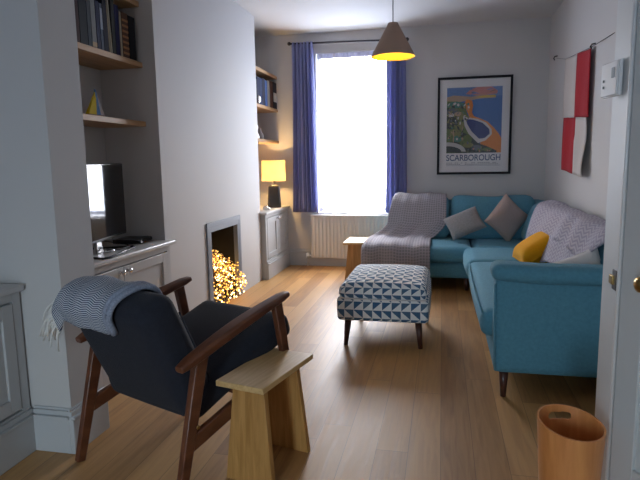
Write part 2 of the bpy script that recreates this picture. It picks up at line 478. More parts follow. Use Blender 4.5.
# window
w = empty('window_1', ((WX0 + WX1) / 2, YB + .14, WZ0)); w['kind'] = 'structure'; w['label'] = 'tall white sash window glaring with daylight'; w['category'] = 'window'
hx = (WX1 - WX0) / 2; hz = WZ1 - WZ0
bm = B(); f = .032
box(bm, -hx, -hx + f, -.04, .04, 0, hz); box(bm, hx - f, hx, -.04, .04, 0, hz); box(bm, -hx, hx, -.04, .04, hz - f, hz); box(bm, -hx, hx, -.04, .04, 0, f)
obj('window_frame', bm, M['white'], w, bevel=.004)
obj('window_pane', bx(-hx + f, hx - f, .008, .012, f, hz - f), M['glass'], w)
obj('window_sill', bx(-hx, hx, -.15, -.04, 0, .03), M['white'], w, bevel=.006)

# glazed garden doors behind the viewer
w = empty('window_2', ((FX0 + FX1) / 2, YF - .05, 0)); w['kind'] = 'structure'; w['label'] = 'glazed garden doors behind the viewer'; w['category'] = 'window'
hx = (FX1 - FX0) / 2
bm = B()
for x in (-hx, hx - .06): box(bm, x, x + .06, -.03, .03, 0, FZ)
box(bm, -hx, hx, -.03, .03, FZ - .06, FZ); box(bm, -hx, hx, -.03, .03, 0, .12)
obj('window_frame', bm, M['white'], w, bevel=.004)
obj('window_pane', bx(-hx + .06, hx - .06, -.003, .003, .12, FZ - .06), M['glass'], w)

# open door at the right edge of the view
d = empty('door_1', (.604, 2.046, 0), .39); d['kind'] = 'structure'; d['label'] = 'white panelled door standing open at the right edge'; d['category'] = 'door'
dz = 2.02
bm = B()
st = .105
Y1, Y0 = -.005, -.78
box(bm, 0, .04, Y1 - st, Y1, .005, ZC - .01 if False else dz + .76); box(bm, 0, .04, Y0, Y0 + .11, .005, dz + .76)
for z0, z1 in ((.005, .24), (.78, .95), (1.85, dz + .76)): box(bm, 0, .04, Y0 + .11, Y1 - st, z0, z1)
obj('door_frame', bm, M['door'], d, bevel=.003)
for z0, z1 in ((.24, .78), (.95, 1.85)):
    obj('door_panel', bx(.012, .028, Y0 + .11, Y1 - st, z0, z1), M['door'], d)
bm = B(); lathe(bm, [(0, 0), (.024, 0), (.024, .005), (.009, .008), (.009, .03), (.02, .036), (.027, .05), (.024, .064), (.012, .07), (0, .071)], 20)
kn = obj('door_knob', bm, M['brass'], d, smooth=True, loc=(0, -.163, .90)); kn.rotation_euler = (0, -PI / 2, 0)
kn['label'] = 'round brass door knob'

# ------------------------------------------------------------------ radiator
r = tag(empty('radiator', (-1.25, 6.64, .107)), 'cream ribbed panel radiator below the window', 'radiator')
bm = B()
def RP(a, b):
    x = -.33 + a * .98
    return (x, -.012 + .010 * (abs(math.sin(a * .98 / .046 * PI)) ** .6), .01 + b * .52)
sheet(bm, RP, 232, 2)
obj('front_panel', bm, M['radiator'], r, smooth=True)
obj('body', bx(-.335, .655, 0, .055, 0, .53), M['radiator'], r, bevel=.006)
obj('top_grille', bx(-.337, .657, -.014, .057, .53, .542), M['radiator'], r, bevel=.004)
bm = B(); tube(bm, [(-.335, .02, .03), (-.385, .02, .03), (-.385, .02, -.105)], .0085, 10)
obj('pipe', bm, M['white'], r, smooth=True)
bm = B(); lathe(bm, [(0, 0), (.02, 0), (.022, .02), (.018, .06), (0, .062)], 16)
obj('valve', bm, M['white'], r, smooth=True, loc=(-.385, .02, .0))

# ------------------------------------------------------------------ curtains
def curtain(name, x0, x1, x0b, x1b, z0, z1, y, pleats, seed):
    bm = B(); rr = random.Random(seed); ph = [rr.uniform(-.5, .5) for _ in range(40)]
    def P(a, b):
        xa = x0b + (x1b - x0b) * a; xt = x0 + (x1 - x0) * a
        x = xt + (xa - xt) * (1 - b) ** 1.2
        k = a * pleats * 2 * PI
        amp = .030 + .014 * math.sin(a * 9 + seed)
        yy = y + amp * math.sin(k + .5 * math.sin(b * 2.2 + ph[int(a * pleats) % 40])) * (1 if b < .97 else .8)
        return (x + .006 * math.sin(k * 2 + b * 3), yy, z0 + (z1 - z0) * b)
    sheet(bm, P, pleats * 14, 26)
    return obj(name, bm, M['navy'], None, smooth=True, solid=.004)
tag(curtain('curtain', -1.775, -1.515, -1.80, -1.475, .685, 2.70, 6.615, 6, 1), 'long navy pleated curtain left of the window', 'curtain')
tag(curtain('curtain', -.645, -.43, -.655, -.405, .68, 2.64, 6.615, 5, 4), 'long navy pleated curtain between the window and the poster', 'curtain')
r = tag(empty('curtain_pole', (-1.1, 6.615, 2.68)), 'dark slim curtain pole above the window', 'curtain pole')
bm = B(); tube(bm, [(-.69, 0, .012), (.68, 0, -.02)], .011, 12); obj('pole', bm, M['darkplate'], r, smooth=True)
for x in (-.70, .69):
    bm = B(); sphere(bm, (x, 0, .013 if x < 0 else -.02), .022, 12, 10); obj('finial', bm, M['darkplate'], r, smooth=True)
for x in (-.66, .66):
    obj('bracket', bx(x - .008, x + .008, 0, .105, -.03, .0), M['darkplate'], r, bevel=.002)

# net curtain with a dense heading band and a lace hem
def net_mat(name, tc_, see):
    m, nt, b = new_mat(name); out = nt.nodes['Material Output']
    tr = N(nt, 'ShaderNodeBsdfTransparent'); t = N(nt, 'ShaderNodeBsdfTranslucent'); t.inputs[0].default_value = rgb(tc_)
    d_ = N(nt, 'ShaderNodeBsdfDiffuse'); d_.inputs[0].default_value = (.75, .75, .78, 1)
    m1 = N(nt, 'ShaderNodeMixShader'); m1.inputs[0].default_value = .5; L(nt, d_.outputs[0], m1.inputs[1]); L(nt, t.outputs[0], m1.inputs[2])
    m2 = N(nt, 'ShaderNodeMixShader'); m2.inputs[0].default_value = see; L(nt, m1.outputs[0], m2.inputs[1]); L(nt, tr.outputs[0], m2.inputs[2])
    L(nt, m2.outputs[0], out.inputs[0]); return m
nc = tag(empty('net_curtain', (-1.06, 6.74, .66)), 'sheer white net curtain glowing across the window', 'net curtain')
def NP(z0, z1, amp=.006):
    return lambda a, b: (-.43 + .86 * a, amp * math.sin(a * 75) , z0 + (z1 - z0) * b)
bm = B(); sheet(bm, NP(.075, 1.86), 150, 2); obj('panel', bm, net_mat('net_voile', (.8, .8, .85), .80), nc, smooth=True)
bm = B(); sheet(bm, NP(1.86, 1.935), 150, 1); obj('heading', bm, net_mat('net_heading', (.055, .052, .075), .0), nc, smooth=True)
def HP(a, b): return (-.43 + .86 * a, .006 * math.sin(a * 75), .018 + .014 * abs(math.sin(a * 34)) + (.075 - .018 - .014 * abs(math.sin(a * 34))) * b)
bm = B(); sheet(bm, HP, 150, 2); obj('hem', bm, net_mat('net_lace', (.07, .07, .11), .035), nc, smooth=True)

# ------------------------------------------------------------------ alcove cabinets
def knob(parent, x, y, z):
    bm = B(); lathe(bm, [(0, 0), (.012, 0), (.007, .004), (.006, .012), (.012, .016), (.0165, .024), (.014, .032), (0, .034)], 16)
    o = obj('knob', bm, M['chrome'], parent, smooth=True, loc=(x, y, z)); o.rotation_euler = (0, PI / 2, 0); o['label'] = 'small round metal knob'
    return o

def cabinet(label, group, xf, y0, y1, top, lap0, lap1, doors, plinth=True):
    """built-in cupboard facing +x; local origin at front bottom corner (xf, y0, 0)"""
    r = tag(empty('alcove_cabinet', (xf, y0, 0)), label, 'cupboard', group)
    wd = y1 - y0; dp = XL - xf
    obj('carcass', bx(dp + .002, -.022, .002, wd - .002, .0, top - .03), M['cabinet'], r)
    # face frame
    bm = B(); s = .05
    box(bm, -.022, 0, .002, s, .2, top - .03); box(bm, -.022, 0, wd - s, wd - .002, .2, top - .03); box(bm, -.022, 0, s, wd - s, top - .07, top - .03)
    obj('face_frame', bm, M['cabinet'], r, bevel=.002)
    obj('worktop', bx(dp + .002, .032, -lap0 + .002, wd + lap1 - .002, top - .03, top), M['worktop'], r, bevel=.009, seg=3)
    if plinth:
        bm = B()
        for d_, z0, z1 in ((.020, 0, .165), (.028, .165, .178), (.014, .178, .200), (.004, .2, .212)): box(bm, -.022, d_, .002, wd - .002, z0, z1)
        obj('plinth', bm, M['cabinet'], r, bevel=.003)
    for a, b, kside in doors:
        bm = B(); z0, z1 = .222, top - .078; q = .062
        box(bm, -.020, .004, a, a + q, z0, z1); box(bm, -.020, .004, b - q, b, z0, z1); box(bm, -.020, .004, a + q, b - q, z0, z0 + q); box(bm, -.020, .004, a + q, b - q, z1 - q, z1)
        dr = obj('door', bm, M['cabinet'], r, bevel=.003)
        obj('panel', bx(-.020, -.008, a + q, b - q, z0 + q, z1 - q), M['cabinet'], dr)
        if kside: knob(dr, .004, (a + .035) if kside < 0 else (b - .035), top - .108)
    return r
XC1 = -1.915
cabinet('grey two-door cupboard under the television', 'painted alcove cupboards', XC1, 2.335, 3.63, .757, 0, .04, [(.06, .681, 1), (.685, 1.24, -1)])
cabinet('grey two-door cupboard under the glowing table lamp', 'painted alcove cupboards', -1.895, 5.80, 6.71, .762, .05, 0, [(.055, .452, 1), (.456, .855, -1)])
cabinet('grey cupboard with a plain panel at the left edge, in front of the wall stub', 'painted alcove cupboards', -1.835, .75, 2.07, .785, 0, 0, [(.055, .66, 0), (.664, 1.265, 0)])

# ------------------------------------------------------------------ shelves
def shelf(label, xf, y0, y1, zt, th=.036):
    o = obj('wall_shelf', bx(0, xf - XL - .003, .002, y1 - y0 - .002, -th, 0), M['oak'], None, bevel=.003, loc=(XL + .003, y0, zt))
    return tag(o, label, 'shelf', 'oak alcove shelves')
shelf('oak shelf at the top edge over the television alcove', -2.045, 2.325, 3.63, 2.405)
shelf('oak shelf carrying tall dark books over the television alcove', -2.045, 2.325, 3.63, 2.002)
shelf('oak shelf carrying a yellow and blue ornament above the television', -2.045, 2.325, 3.63, 1.60)
shelf('topmost oak shelf in the far alcove, just above its books', -1.99, 5.79, YB, 2.34)
shelf('oak shelf holding a row of books in the far alcove', -1.99, 5.79, YB, 1.945)
shelf('lowest oak shelf in the far alcove, just above the lamp', -1.99, 5.79, YB, 1.565)

# ------------------------------------------------------------------ books
def book(y0, y1, xs, dep, z, h, col, label, group, lean=0., extra=None):
    """spine faces +x; cover boards, spine and page block"""
    r = tag(empty('book', (xs, (y0 + y1) / 2, z)), label, 'book', group)
    t = (y1 - y0) - .002; c = flat('cover', [v * .7 for v in col])
    bm = B(); box(bm, -dep, 0, -t / 2, -t / 2 + .003, 0, h); box(bm, -dep, 0, t / 2 - .003, t / 2, 0, h)
    obj('cover', bm, c, r)
    bm = B(); box(bm, -.004, .002, -t / 2, t / 2, 0, h)
    sp = obj('spine', bm, c, r, bevel=.0015)
    obj('pages', bx(-dep + .004, -.004, -t / 2 + .003, t / 2 - .003, .004, h - .006), M['pages'], r)
    if extra:
        for (z0, z1, cc) in extra:
            e = obj('spine_panel', bx(.0015, .003, -t / 2 + .001, t / 2 - .001, h * z0, h * z1), flat('spine_print_and_highlight', cc), sp)
    if lean: r.rotation_euler = (lean, 0, 0)
    return r
G1 = 'tall books on the television alcove shelf'
k = .9856
T1 = [
 (2.945, 3.014, .33, (.06, .02, .02), 'dark maroon book at the left end of the tall books above the television', 0, None),
 (3.016, 3.090, .34, (.014, .018, .024), 'thick black book second from the left end above the television', 0, None),
 (3.092, 3.130, .34, (.05, .065, .085), 'dark slate book just left of the pale grey one above the television', 0, None),
 (3.132, 3.180, .345, (.30, .31, .31), 'pale grey book with a beige foot above the television', 0, [(.02, .10, (.45, .33, .2))]),
 (3.183, 3.222, .285, (.022, .03, .085), 'short navy book right beside the pale grey one', 0, None),
 (3.224, 3.253, .28, (.13, .16, .22), 'short slate blue book with a painted pale highlight on its spine', 0, [(.45, .9, (.3, .34, .42))]),  # pale highlight put into the spine colour as a panel
 (3.256, 3.305, .345, (.012, .012, .03), 'tall blue-black book left of the cream slim ones', 0, None),
 (3.309, 3.326, .33, (.42, .36, .24), 'slim cream book on the left of the leaning cream pair', .05, None),
 (3.330, 3.345, .33, (.50, .46, .36), 'slim ivory book on the right of the leaning cream pair', .05, None),
 (3.350, 3.390, .34, (.05, .055, .05), 'dark olive book right of the cream pair', 0, None),
 (3.392, 3.438, .315, (.035, .035, .115), 'indigo book to the left of a thin cream spine', 0, None),
 (3.441, 3.466, .285, (.50, .43, .32), 'thin upright cream book beside the brown patterned one', 0, None),
 (3.470, 3.546, .29, (.13, .065, .04), 'brown book with a banded orange spine above the television', 0, [(.08 + .12 * i, .13 + .12 * i, (.30, .15, .07)) for i in range(7)]),
 (3.552, 3.636, .285, (.012, .012, .016), 'black book at the right end of the tall books above the television', 0, None)]
for y0, y1, h, c, lab, ln, ex in T1:
    book(y0 * k, y1 * k, -2.062, .24, 2.003, h, c, lab, G1, ln, ex)
G2 = 'books on the far alcove shelf'
T2 = [
 (5.86, 5.96, .26, (.03, .03, .04), 'black book nearest the chimney breast in the far alcove'),
 (5.962, 6.05, .29, (.02, .03, .08), 'navy book behind the silver ball in the far alcove'),
 (6.052, 6.14, .29, (.03, .05, .13), 'dark blue book in the middle of the far alcove row'),
 (6.142, 6.24, .30, (.025, .03, .06), 'blue-black book left of the light blue one in the far alcove'),
 (6.242, 6.325, .29, (.09, .17, .42), 'light blue book in the far alcove row'),
 (6.33, 6.42, .30, (.42, .38, .32), 'cream book in the far alcove row'),
 (6.425, 6.545, .31, (.17, .07, .05), 'red-brown book right of the cream one in the far alcove'),
 (6.56, 6.70, .31, (.05, .045, .06), 'dark book with a white spine patch at the right end of the far alcove row')]
for i, (y0, y1, h, c, lab) in enumerate(T2):
    book(y0, y1, -1.998, .20, 1.946, h, c, lab, G2, 0, [(.25, .6, (.6, .58, .55))] if i == 7 else None)

# ------------------------------------------------------------------ small ornaments
r = tag(empty('ornament', (-2.12, 3.15, 1.601)), 'yellow, blue and white triangular ornament on the shelf above the television', 'ornament')
hexa(bm := B(), [(-.012, -.082, .012), (.012, -.082, .012), (.012, .0, .012), (-.012, .0, .012), (-.003, .012, .155), (.003, .012, .155), (.003, .018, .155), (-.003, .018, .155)])
obj('yellow_sail', bm, flat('sail_yellow', (.62, .45, .02)), r)['label'] = 'yellow triangle'
hexa(bm := B(), [(-.014, .002, .012), (.010, .002, .012), (.010, .045, .012), (-.014, .045, .012), (-.003, .010, .170), (.003, .010, .170), (.003, .022, .165), (-.003, .022, .165)])
obj('blue_sail', bm, flat('sail_blue', (.10, .22, .42)), r)['label'] = 'blue triangle'
hexa(bm := B(), [(-.012, .046, .012), (.012, .046, .012), (.012, .085, .012), (-.012, .085, .012), (-.003, .022, .130), (.003, .022, .130), (.003, .028, .130), (-.003, .028, .130)])
obj('white_sail', bm, flat('sail_white', (.55, .50, .50)), r)['label'] = 'whitish triangle'
obj('base', bx(-.022, .022, -.088, .09, 0, .012), flat('sail_base', (.20, .14, .08)), r, bevel=.003)

bm = B(); sphere(bm, (0, 0, .048), .045, 20, 14); 
r = tag(obj('ball_ornament', bm, M['silver'], None, smooth=True, loc=(-1.955 - .10, 6.02, 1.946)), 'round silver ball in front of the far alcove books', 'ornament')
r.location = (-1.998 + .0, 5.99, 1.946)
r.location.x = -1.99 + .0
r.scale = (.5, 1, 1)
bm = B(); lathe(bm, [(0, 0), (.045, 0), (.05, .02), (.03, .07), (.022, .09), (.036, .115), (.036, .14), (.02, .165), (0, .17)], 20)
tag(obj('figurine', bm, M['plastic'], None, smooth=True, loc=(-2.06, 6.03, 1.566)), 'small white figurine at the left end of the shelf above the lamp', 'ornament')
bm = B(); lathe(bm, [(0, 0), (.042, 0), (.046, .05), (.02, .085), (.014, .12), (.02, .128), (0, .13)], 18)
tag(obj('small_vase', bm, flat('vase_grey', (.22, .2, .19), .3), None, smooth=True, loc=(-2.07, 6.22, 1.566)), 'small grey bottle vase beside the white figurine', 'vase')
# silver trinket on the far cupboard
r = tag(empty('trinket', (-1.965, 6.06, .762), .5), 'small silver trinket lying in front of the table lamp', 'ornament')
for y in (-.045, .04):
    bm = B(); lathe(bm, [(0, 0), (.03, 0), (.036, .012), (.034, .026), (.018, .036), (0, .038)], 20, (0, y, 0)); obj('bowl', bm, M['silver'], r, smooth=True)
bm = B(); tube(bm, [(0, -.03, .03), (.012, 0, .048), (0, .03, .03)], .008, 10); obj('bridge', bm, M['silver'], r, smooth=True)

# ------------------------------------------------------------------ television
r = tag(empty('television', (-2.06, 3.04, .757), .184), 'black flat television standing in the left alcove', 'television')
W2 = .405
obj('body', bx(-.045, 0, -W2, W2, .075, .555), M['black'], r, bevel=.006)
obj('screen', bx(-.001, .002, -W2 + .012, W2 - .012, .092, .545), M['screen'], r)
bm = B(); tube(bm, [(-.13, .15, .006), (.10, .24, .006), (.125, .20, .006), (.125, -.20, .006), (.10, -.24, .006), (-.13, -.15, .006)], .007, 10)
obj('stand_foot', bm, M['black'], r, smooth=True)
bm = B(); beam(bm, (-.03, 0, .0), (-.03, 0, .10), .09, .025, .06, .02, side=(0, 1, 0)); obj('stand_neck', bm, M['chrome'], r, bevel=.004)['label'] = 'shiny stand neck'
bm = B(); sphere(bm, (.03, .03, .012), .024, 14, 8, (1.3, 1.7, .5)); obj('stand_plate', bm, M['chrome'], r, smooth=True)['label'] = 'shiny stand plate'
bm = B(); tube(bm, [(-.02, .02, .03), (.06, .10, .008), (.085, .22, .006), (.02, .34, .006), (-.12, .44, .006), (-.2, .5, .006)], .004, 8)
obj('cable', bm, M['black'], r, smooth=True)
r = tag(empty('media_box', (-2.13, 3.50, .757), .1), 'flat black media box right of the television', 'media box')
obj('body', bx(-.10, .10, -.10, .10, .004, .032), M['black'], r, bevel=.004)
obj('front_panel', bx(.10, .103, -.095, .095, .008, .028), M['screen'], r)

# ------------------------------------------------------------------ table lamp
r = tag(empty('table_lamp', (-1.985, 6.44, .762), .3), 'glowing table lamp with a cream drum shade and black base', 'lamp')
bm = B()
def sq(h, z, b=.75):
    return [(h, -h * b, z), (h, h * b, z), (h * b, h, z), (-h * b, h, z), (-h, h * b, z), (-h, -h * b, z), (-h * b, -h, z), (h * b, -h, z)]
lv = [sq(.080, 0), sq(.084, .01), sq(.066, .25), sq(.055, .265), sq(.022, .275)]
rings = [[bm.verts.new(p) for p in q] for q in lv]
for a, b in zip(rings, rings[1:]):
    for i in range(8): bm.faces.new((a[i], a[(i + 1) % 8], b[(i + 1) % 8], b[i]))
bm.faces.new(rings[0][::-1]); bm.faces.new(rings[-1])
obj('base', bm, M['lampbase'], r, bevel=.004)
bm = B(); lathe(bm, [(0, .27), (.02, .272), (.02, .30), (.014, .305), (.014, .33), (0, .335)], 16); obj('lamp_neck', bm, M['silver'], r, smooth=True)
bm = B(); lathe(bm, [(.142, .318), (.146, .319), (.142, .562), (.138, .561)], 40); o = obj('lamp_shade', bm, M['shade'], r, smooth=True)
bm = B(); sphere(bm, (0, 0, .42), .032, 16, 12, (1, 1, 1.2)); obj('bulb', bm, M['bulb'], r, smooth=True)
bm = B()
for a in (0, 2.09, 4.19): tube(bm, [(.012, 0, .332), (.14 * math.cos(a), .14 * math.sin(a), .335)], .0025, 6)
obj('shade_spider', bm, M['silver'], r)

# ------------------------------------------------------------------ fireplace
r = tag(empty('fireplace', (CH, (FY0 + FY1) / 2, 0)), 'small square fireplace opening with a slate blue frame', 'fireplace')
hw = (FY1 - FY0) / 2
bm = B(); fo = .085
box(bm, -.03, .012, -hw + .001, -hw + .05, 0, FH - .056)
box(bm, -.03, .012, hw - .05, hw - .001, 0, FH - .056)
box(bm, -.03, .012, -hw + .001, hw - .001, FH - .055, FH - .001)
box(bm, 0.001, .014, -hw - .035, -hw + .01, 0, FH - .011); box(bm, .001, .014, hw - .01, hw + .035, 0, FH - .011); box(bm, .001, .014, -hw - .035, hw + .035, FH - .01, FH + .03)
obj('frame', bm, M['firepaint'], r, bevel=.002)['label'] = 'slate blue painted frame'
bm = B(); dpt = XL + .022 - CH
box(bm, dpt, dpt + .012, -hw + .001, hw - .001, 0, FH - .001); box(bm, dpt, -.031, -hw + .001, -hw + .013, 0, FH - .001); box(bm, dpt, -.031, hw - .013, hw - .001, 0, FH - .001)
box(bm, dpt, -.031, -hw + .013, hw - .013, FH - .013, FH - .001); box(bm, dpt, -.031, -hw + .013, hw - .013, .0005, .006)
obj('lining', bm, M['soot'], r)['label'] = 'dark sooty lining'

# fairy lights heaped in the hearth over dry branches
Rf = random.Random(21)
def heap_top(x, y):
    """x world (depth), y world: height of the heap"""
    t = (y - (FY0 + .03)) / (FY1 - FY0 - .06)
    h = .64 - .33 * t
    if t > 1: h = .26 * max(0, 1 - (t - 1) * 5)
    if x > CH - .02: h = min(h, max(.0, .50 - (x - CH + .02) * 4.2) * (.3 + .7 * min(1, max(0, t + .1))))
    return max(.02, h)
for i in range(9):
    y = FY0 + .08 + Rf.random() * .5; ang = Rf.uniform(-.9, .9)
    a = Vector((CH - .12 - Rf.random() * .16, y, .03)); ln = Rf.uniform(.3, .5)
    e = Vector((a.x + Rf.uniform(-.05, .10), min(FY1 - .06, max(FY0 + .06, y + math.sin(ang) * ln * .6)), 0)); e.z = max(.12, heap_top(e.x, e.y) - .05)
    m = (a + e) / 2 + Vector((Rf.uniform(-.03, .03), Rf.uniform(-.03, .03), Rf.uniform(-.03, .04)))
    bm = B(); tube(bm, [a, a.lerp(m, .5) + Vector((0, .01, .01)), m, m.lerp(e, .6), e], Rf.uniform(.014, .026), 8, .006)
    tw = m + Vector((.04, Rf.uniform(-.08, .08), .09)); tube(bm, [m, (m + tw) / 2 + Vector((.01, 0, 0)), tw], .006, 6, .003)
    tag(obj('branch', bm, M['bark'], None, smooth=True), 'dry brown branch among the fairy lights in the fireplace', 'branch', 'dry branches in the fireplace')
root = tag(empty('fairy_lights', (CH - .1, (FY0 + FY1) / 2, 0)), 'heap of warm white fairy lights spilling out of the fireplace', 'fairy lights')
root_off = Vector(root.location)
pts = []
while len(pts) < 620:
    y = Rf.uniform(FY0 + .055, FY1 + .045); x = Rf.uniform(CH - .27, CH + .07)
    if (y > FY1 - .055 or y < FY0 + .05) and x < CH + .02: continue
    ht = heap_top(x, y)
    z = ht * (1 - abs(Rf.gauss(0, .35))) + Rf.gauss(0, .012)
    if z < .010: continue
    pts.append(Vector((x, y, z)))
pts.sort(key=lambda p: -p.x + .15 * p.y)   # nearest the viewer first
bulb_me = None
def bulbmesh(r):
    bm = B(); sphere(bm, (0, 0, 0), r, 8, 6)
    me = bpy.data.meshes.new('fairy_bulb'); bm.to_mesh(me); bm.free()
    for p in me.polygons: p.use_smooth = True
    return me
mA = bulbmesh(.0075); mA.materials.append(M['fairyhot']); mB = bulbmesh(.0066); mB.materials.append(M['fairy'])
for i, p in enumerate(pts[:100]):
    o = bpy.data.objects.new('bulb', mA if i % 3 == 0 else mB); o.location = p - root_off; link(o, root)
bm = B()
for p in pts[100:]:
    sphere(bm, p - root_off, .0066, 6, 5)
me_o = obj('bulbs', bm, [M['fairy'], M['fairyhot']], root, smooth=True); me_o['kind'] = 'stuff'; me_o['label'] = 'smaller bulbs deeper in the heap'
for i, p in enumerate(me_o.data.polygons):
    p.material_index = 1 if (i // 30) % 4 == 0 else 0
order = pts[:]; Rf.shuffle(order)
bm = B(); cur = order.pop(); chain = [cur]
while order and len(chain) < 330:
    j = min(range(min(60, len(order))), key=lambda q: (order[q] - cur).length); cur = order.pop(j); chain.append(cur)
pth = []
for a, b in zip(chain, chain[1:]):
    for t in (0, .33, .66): pth.append(a.lerp(b, t) - root_off + Vector((0, 0, .018 * math.sin(PI * t))) + Vector((Rf.gauss(0, .006), Rf.gauss(0, .006), Rf.gauss(0, .006))))
pth = [Vector((p.x, p.y, max(.005, p.z))) for p in pth]
tube(bm, pth, .0022, 5)
obj('wire', bm, M['copper'], root, smooth=True)

# ------------------------------------------------------------------ pendant lamp
r = tag(empty('pendant_lamp', (-.362, 4.2, 2.82)), 'blush cone pendant lamp with a glowing yellow inside', 'lamp')
zb = -.775; ztp = -.538
bm = B(); lathe(bm, [(.160, zb), (.1605, zb + .004), (.045, ztp - .02), (.036, ztp), (.0, ztp + .004)], 48); obj('shade', bm, M['pend_out'], r, smooth=True)
bm = B(); lathe(bm, [(.1585, zb + .001), (.043, ztp - .022), (.030, ztp - .008), (0, ztp - .006)], 48); obj('shade_lining', bm, M['pend_in'], r, smooth=True)['label'] = 'bright yellow shade lining'
bm = B(); sphere(bm, (0, 0, zb + .085), .032, 16, 12); obj('bulb', bm, M['bulb'], r, smooth=True)
bm = B(); lathe(bm, [(0, ztp - .05), (.018, ztp - .05), (.018, ztp - .1), (0, ztp - .1)], 16); obj('bulb_holder', bm, M['plastic'], r)
bm = B(); tube(bm, [(0, 0, ztp), (0, 0, -.03)], .004, 8); obj('cord', bm, M['cord'], r, smooth=True)
bm = B(); lathe(bm, [(0, -.034), (.018, -.034), (.05, -.012), (.052, 0), (0, 0)], 28); obj('ceiling_rose', bm, M['plastic'], r, smooth=True)

# ------------------------------------------------------------------ framed poster
PX0, PX1, PZ0, PZ1 = -.062, .762, 1.125, 2.228
PW, PH = PX1 - PX0, PZ1 - PZ0
r = tag(empty('framed_poster', (PX0, YB, PZ0)), 'black framed seaside travel poster lettered SCARBOROUGH', 'picture')
bm = B(); f = .026
box(bm, 0, f, -.032, -.002, 0, PH); box(bm, PW - f, PW, -.032, -.002, 0, PH); box(bm, f, PW - f, -.032, -.002, 0, f); box(bm, f, PW - f, -.032, -.002, PH - f, PH)
obj('frame', bm, M['frameblack'], r, bevel=.002)
obj('mount', bx(f, PW - f, -.014, -.004, f, PH - f), M['mat'], r)['label'] = 'grey-white mount'
# print area
ax0, ax1, az0, az1 = .105, .715, .245, .985
cols = {'sea': (.035, .13, .36), 'sky': (.11, .20, .42), 'pink': (.50, .20, .18), 'sand': (.62, .20, .03), 'pool': (.018, .035, .16),
        'white': (.52, .50, .50), 'dark': (.035, .05, .05), 'green': (.12, .17, .06), 'olive': (.20, .20, .08), 'teal': (.06, .20, .17),
        'tan': (.40, .27, .19), 'yellow': (.60, .38, .05), 'path': (.45, .44, .44), 'slate': (.12, .14, .17)}
names = list(cols); mats = [flat('print_' + n, cols[n], .5) for n in names]
bm = B(); lay = [0]
def poly(ptsn, c):
    lay[0] += 1
    y = -.0145 - lay[0] * .000015
    vs = [bm.verts.new((ax0 + (ax1 - ax0) * min(1, max(0, p[0])), y, az0 + (az1 - az0) * min(1, max(0, p[1])))) for p in ptsn]
    fc = bm.faces.new(vs); fc.material_index = names.index(c)
def ell(cx, cz, rx, rz, c, n=28, rot=0., a0=0, a1=2 * PI):
    poly([(cx + rx * math.cos(t) * math.cos(rot) - rz * math.sin(t) * math.sin(rot), cz + rx * math.cos(t) * math.sin(rot) + rz * math.sin(t) * math.cos(rot))
          for t in [a0 + (a1 - a0) * i / n for i in range(n)]], c)
poly([(0, 0), (1, 0), (1, 1), (0, 1)], 'sea')
poly([(0, .86), (1, .86), (1, 1), (0, 1)], 'sky')
poly([(.34, .90), (.42, .96), (.55, 1), (.80, 1), (.92, .93), (.9, .89), (.6, .87)], 'pink')
poly([(0, .86), (.12, .885), (.3, .87), (.45, .855), (.6, .885), (.75, .875), (.88, .86), (.88, .83), (.6, .825), (.4, .80), (.2, .78), (0, .80)], 'tan')
poly([(.5, .845), (.68, .87), (.87, .875), (.89, .845), (.7, .835)], 'yellow')
poly([(.36, .82), (.46, .80), (.48, .72), (.46, .62), (.50, .56), (.62, .52), (.75, .47), (.86, .38), (.94, .30), (1, .22), (1, 0), (.62, .0), (.62, .18), (.78, .26), (.82, .36), (.6, .5), (.42, .54), (.36, .66), (.32, .76)], 'sand')
poly([(0, .80), (.2, .79), (.34, .76), (.36, .62), (.42, .52), (.36, .36), (.6, .16), (.62, 0), (0, 0)], 'green')
ell(.16, .74, .16, .05, 'teal'); ell(.10, .64, .13, .05, 'slate'); ell(.10, .52, .12, .06, 'dark'); ell(.22, .60, .08, .035, 'tan'); ell(.07, .58, .07, .02, 'white')
ell(.08, .43, .11, .06, 'dark'); ell(.30, .55, .07, .05, 'olive'); ell(.24, .42, .09, .06, 'olive'); ell(.16, .30, .10, .07, 'olive')
poly([(.30, .56), (.40, .545), (.56, .52), (.72, .46), (.82, .36), (.83, .28), (.72, .19), (.58, .15), (.40, .30), (.33, .42)], 'white')
poly([(.345, .525), (.50, .505), (.66, .455), (.78, .36), (.79, .29), (.70, .225), (.60, .215), (.46, .33), (.38, .44)], 'pool')
poly([(.60, .0), (.60, .12), (.72, .17), (.84, .24), (.92, .18), (1, .10), (1, 0)], 'sand')
poly([(.30, .32), (.42, .27), (.58, .15), (.74, .10), (.92, .03), (.92, 0), (.3, 0)], 'dark')
ell(.38, .20, .09, .08, 'green'); ell(.40, .12, .10, .04, 'olive'); ell(.20, .22, .09, .05, 'teal'); ell(.12, .14, .13, .04, 'dark'); ell(.56, .08, .10, .04, 'slate'); ell(.75, .05, .09, .03, 'green')
ell(.02, .02, .34, .15, 'path', 24, 0, 0, PI / 1.0); ell(.02, .0, .27, .11, 'dark', 24, 0, 0, PI)
ell(.13, .26, .012, .10, 'tan'); ell(.29, .30, .010, .12, 'tan')
rp = random.Random(11)
for i in range(110):
    x = rp.uniform(.01, .40); z = rp.uniform(.14, .76)
    if x > .30 and .16 < z < .5: continue
    if z < .2 and x < .34: continue
    ell(x, z, rp.uniform(.008, .035), rp.uniform(.008, .022), rp.choice(['dark', 'dark', 'olive', 'green', 'slate', 'teal', 'tan', 'white', 'dark', 'olive']), 8, rp.uniform(0, 3))
for i in range(26):
    ell(rp.uniform(.36, .9), rp.uniform(.01, .075), rp.uniform(.01, .03), rp.uniform(.006, .015), rp.choice(['dark', 'olive', 'green', 'slate', 'pink']), 8, rp.uniform(0, 3))
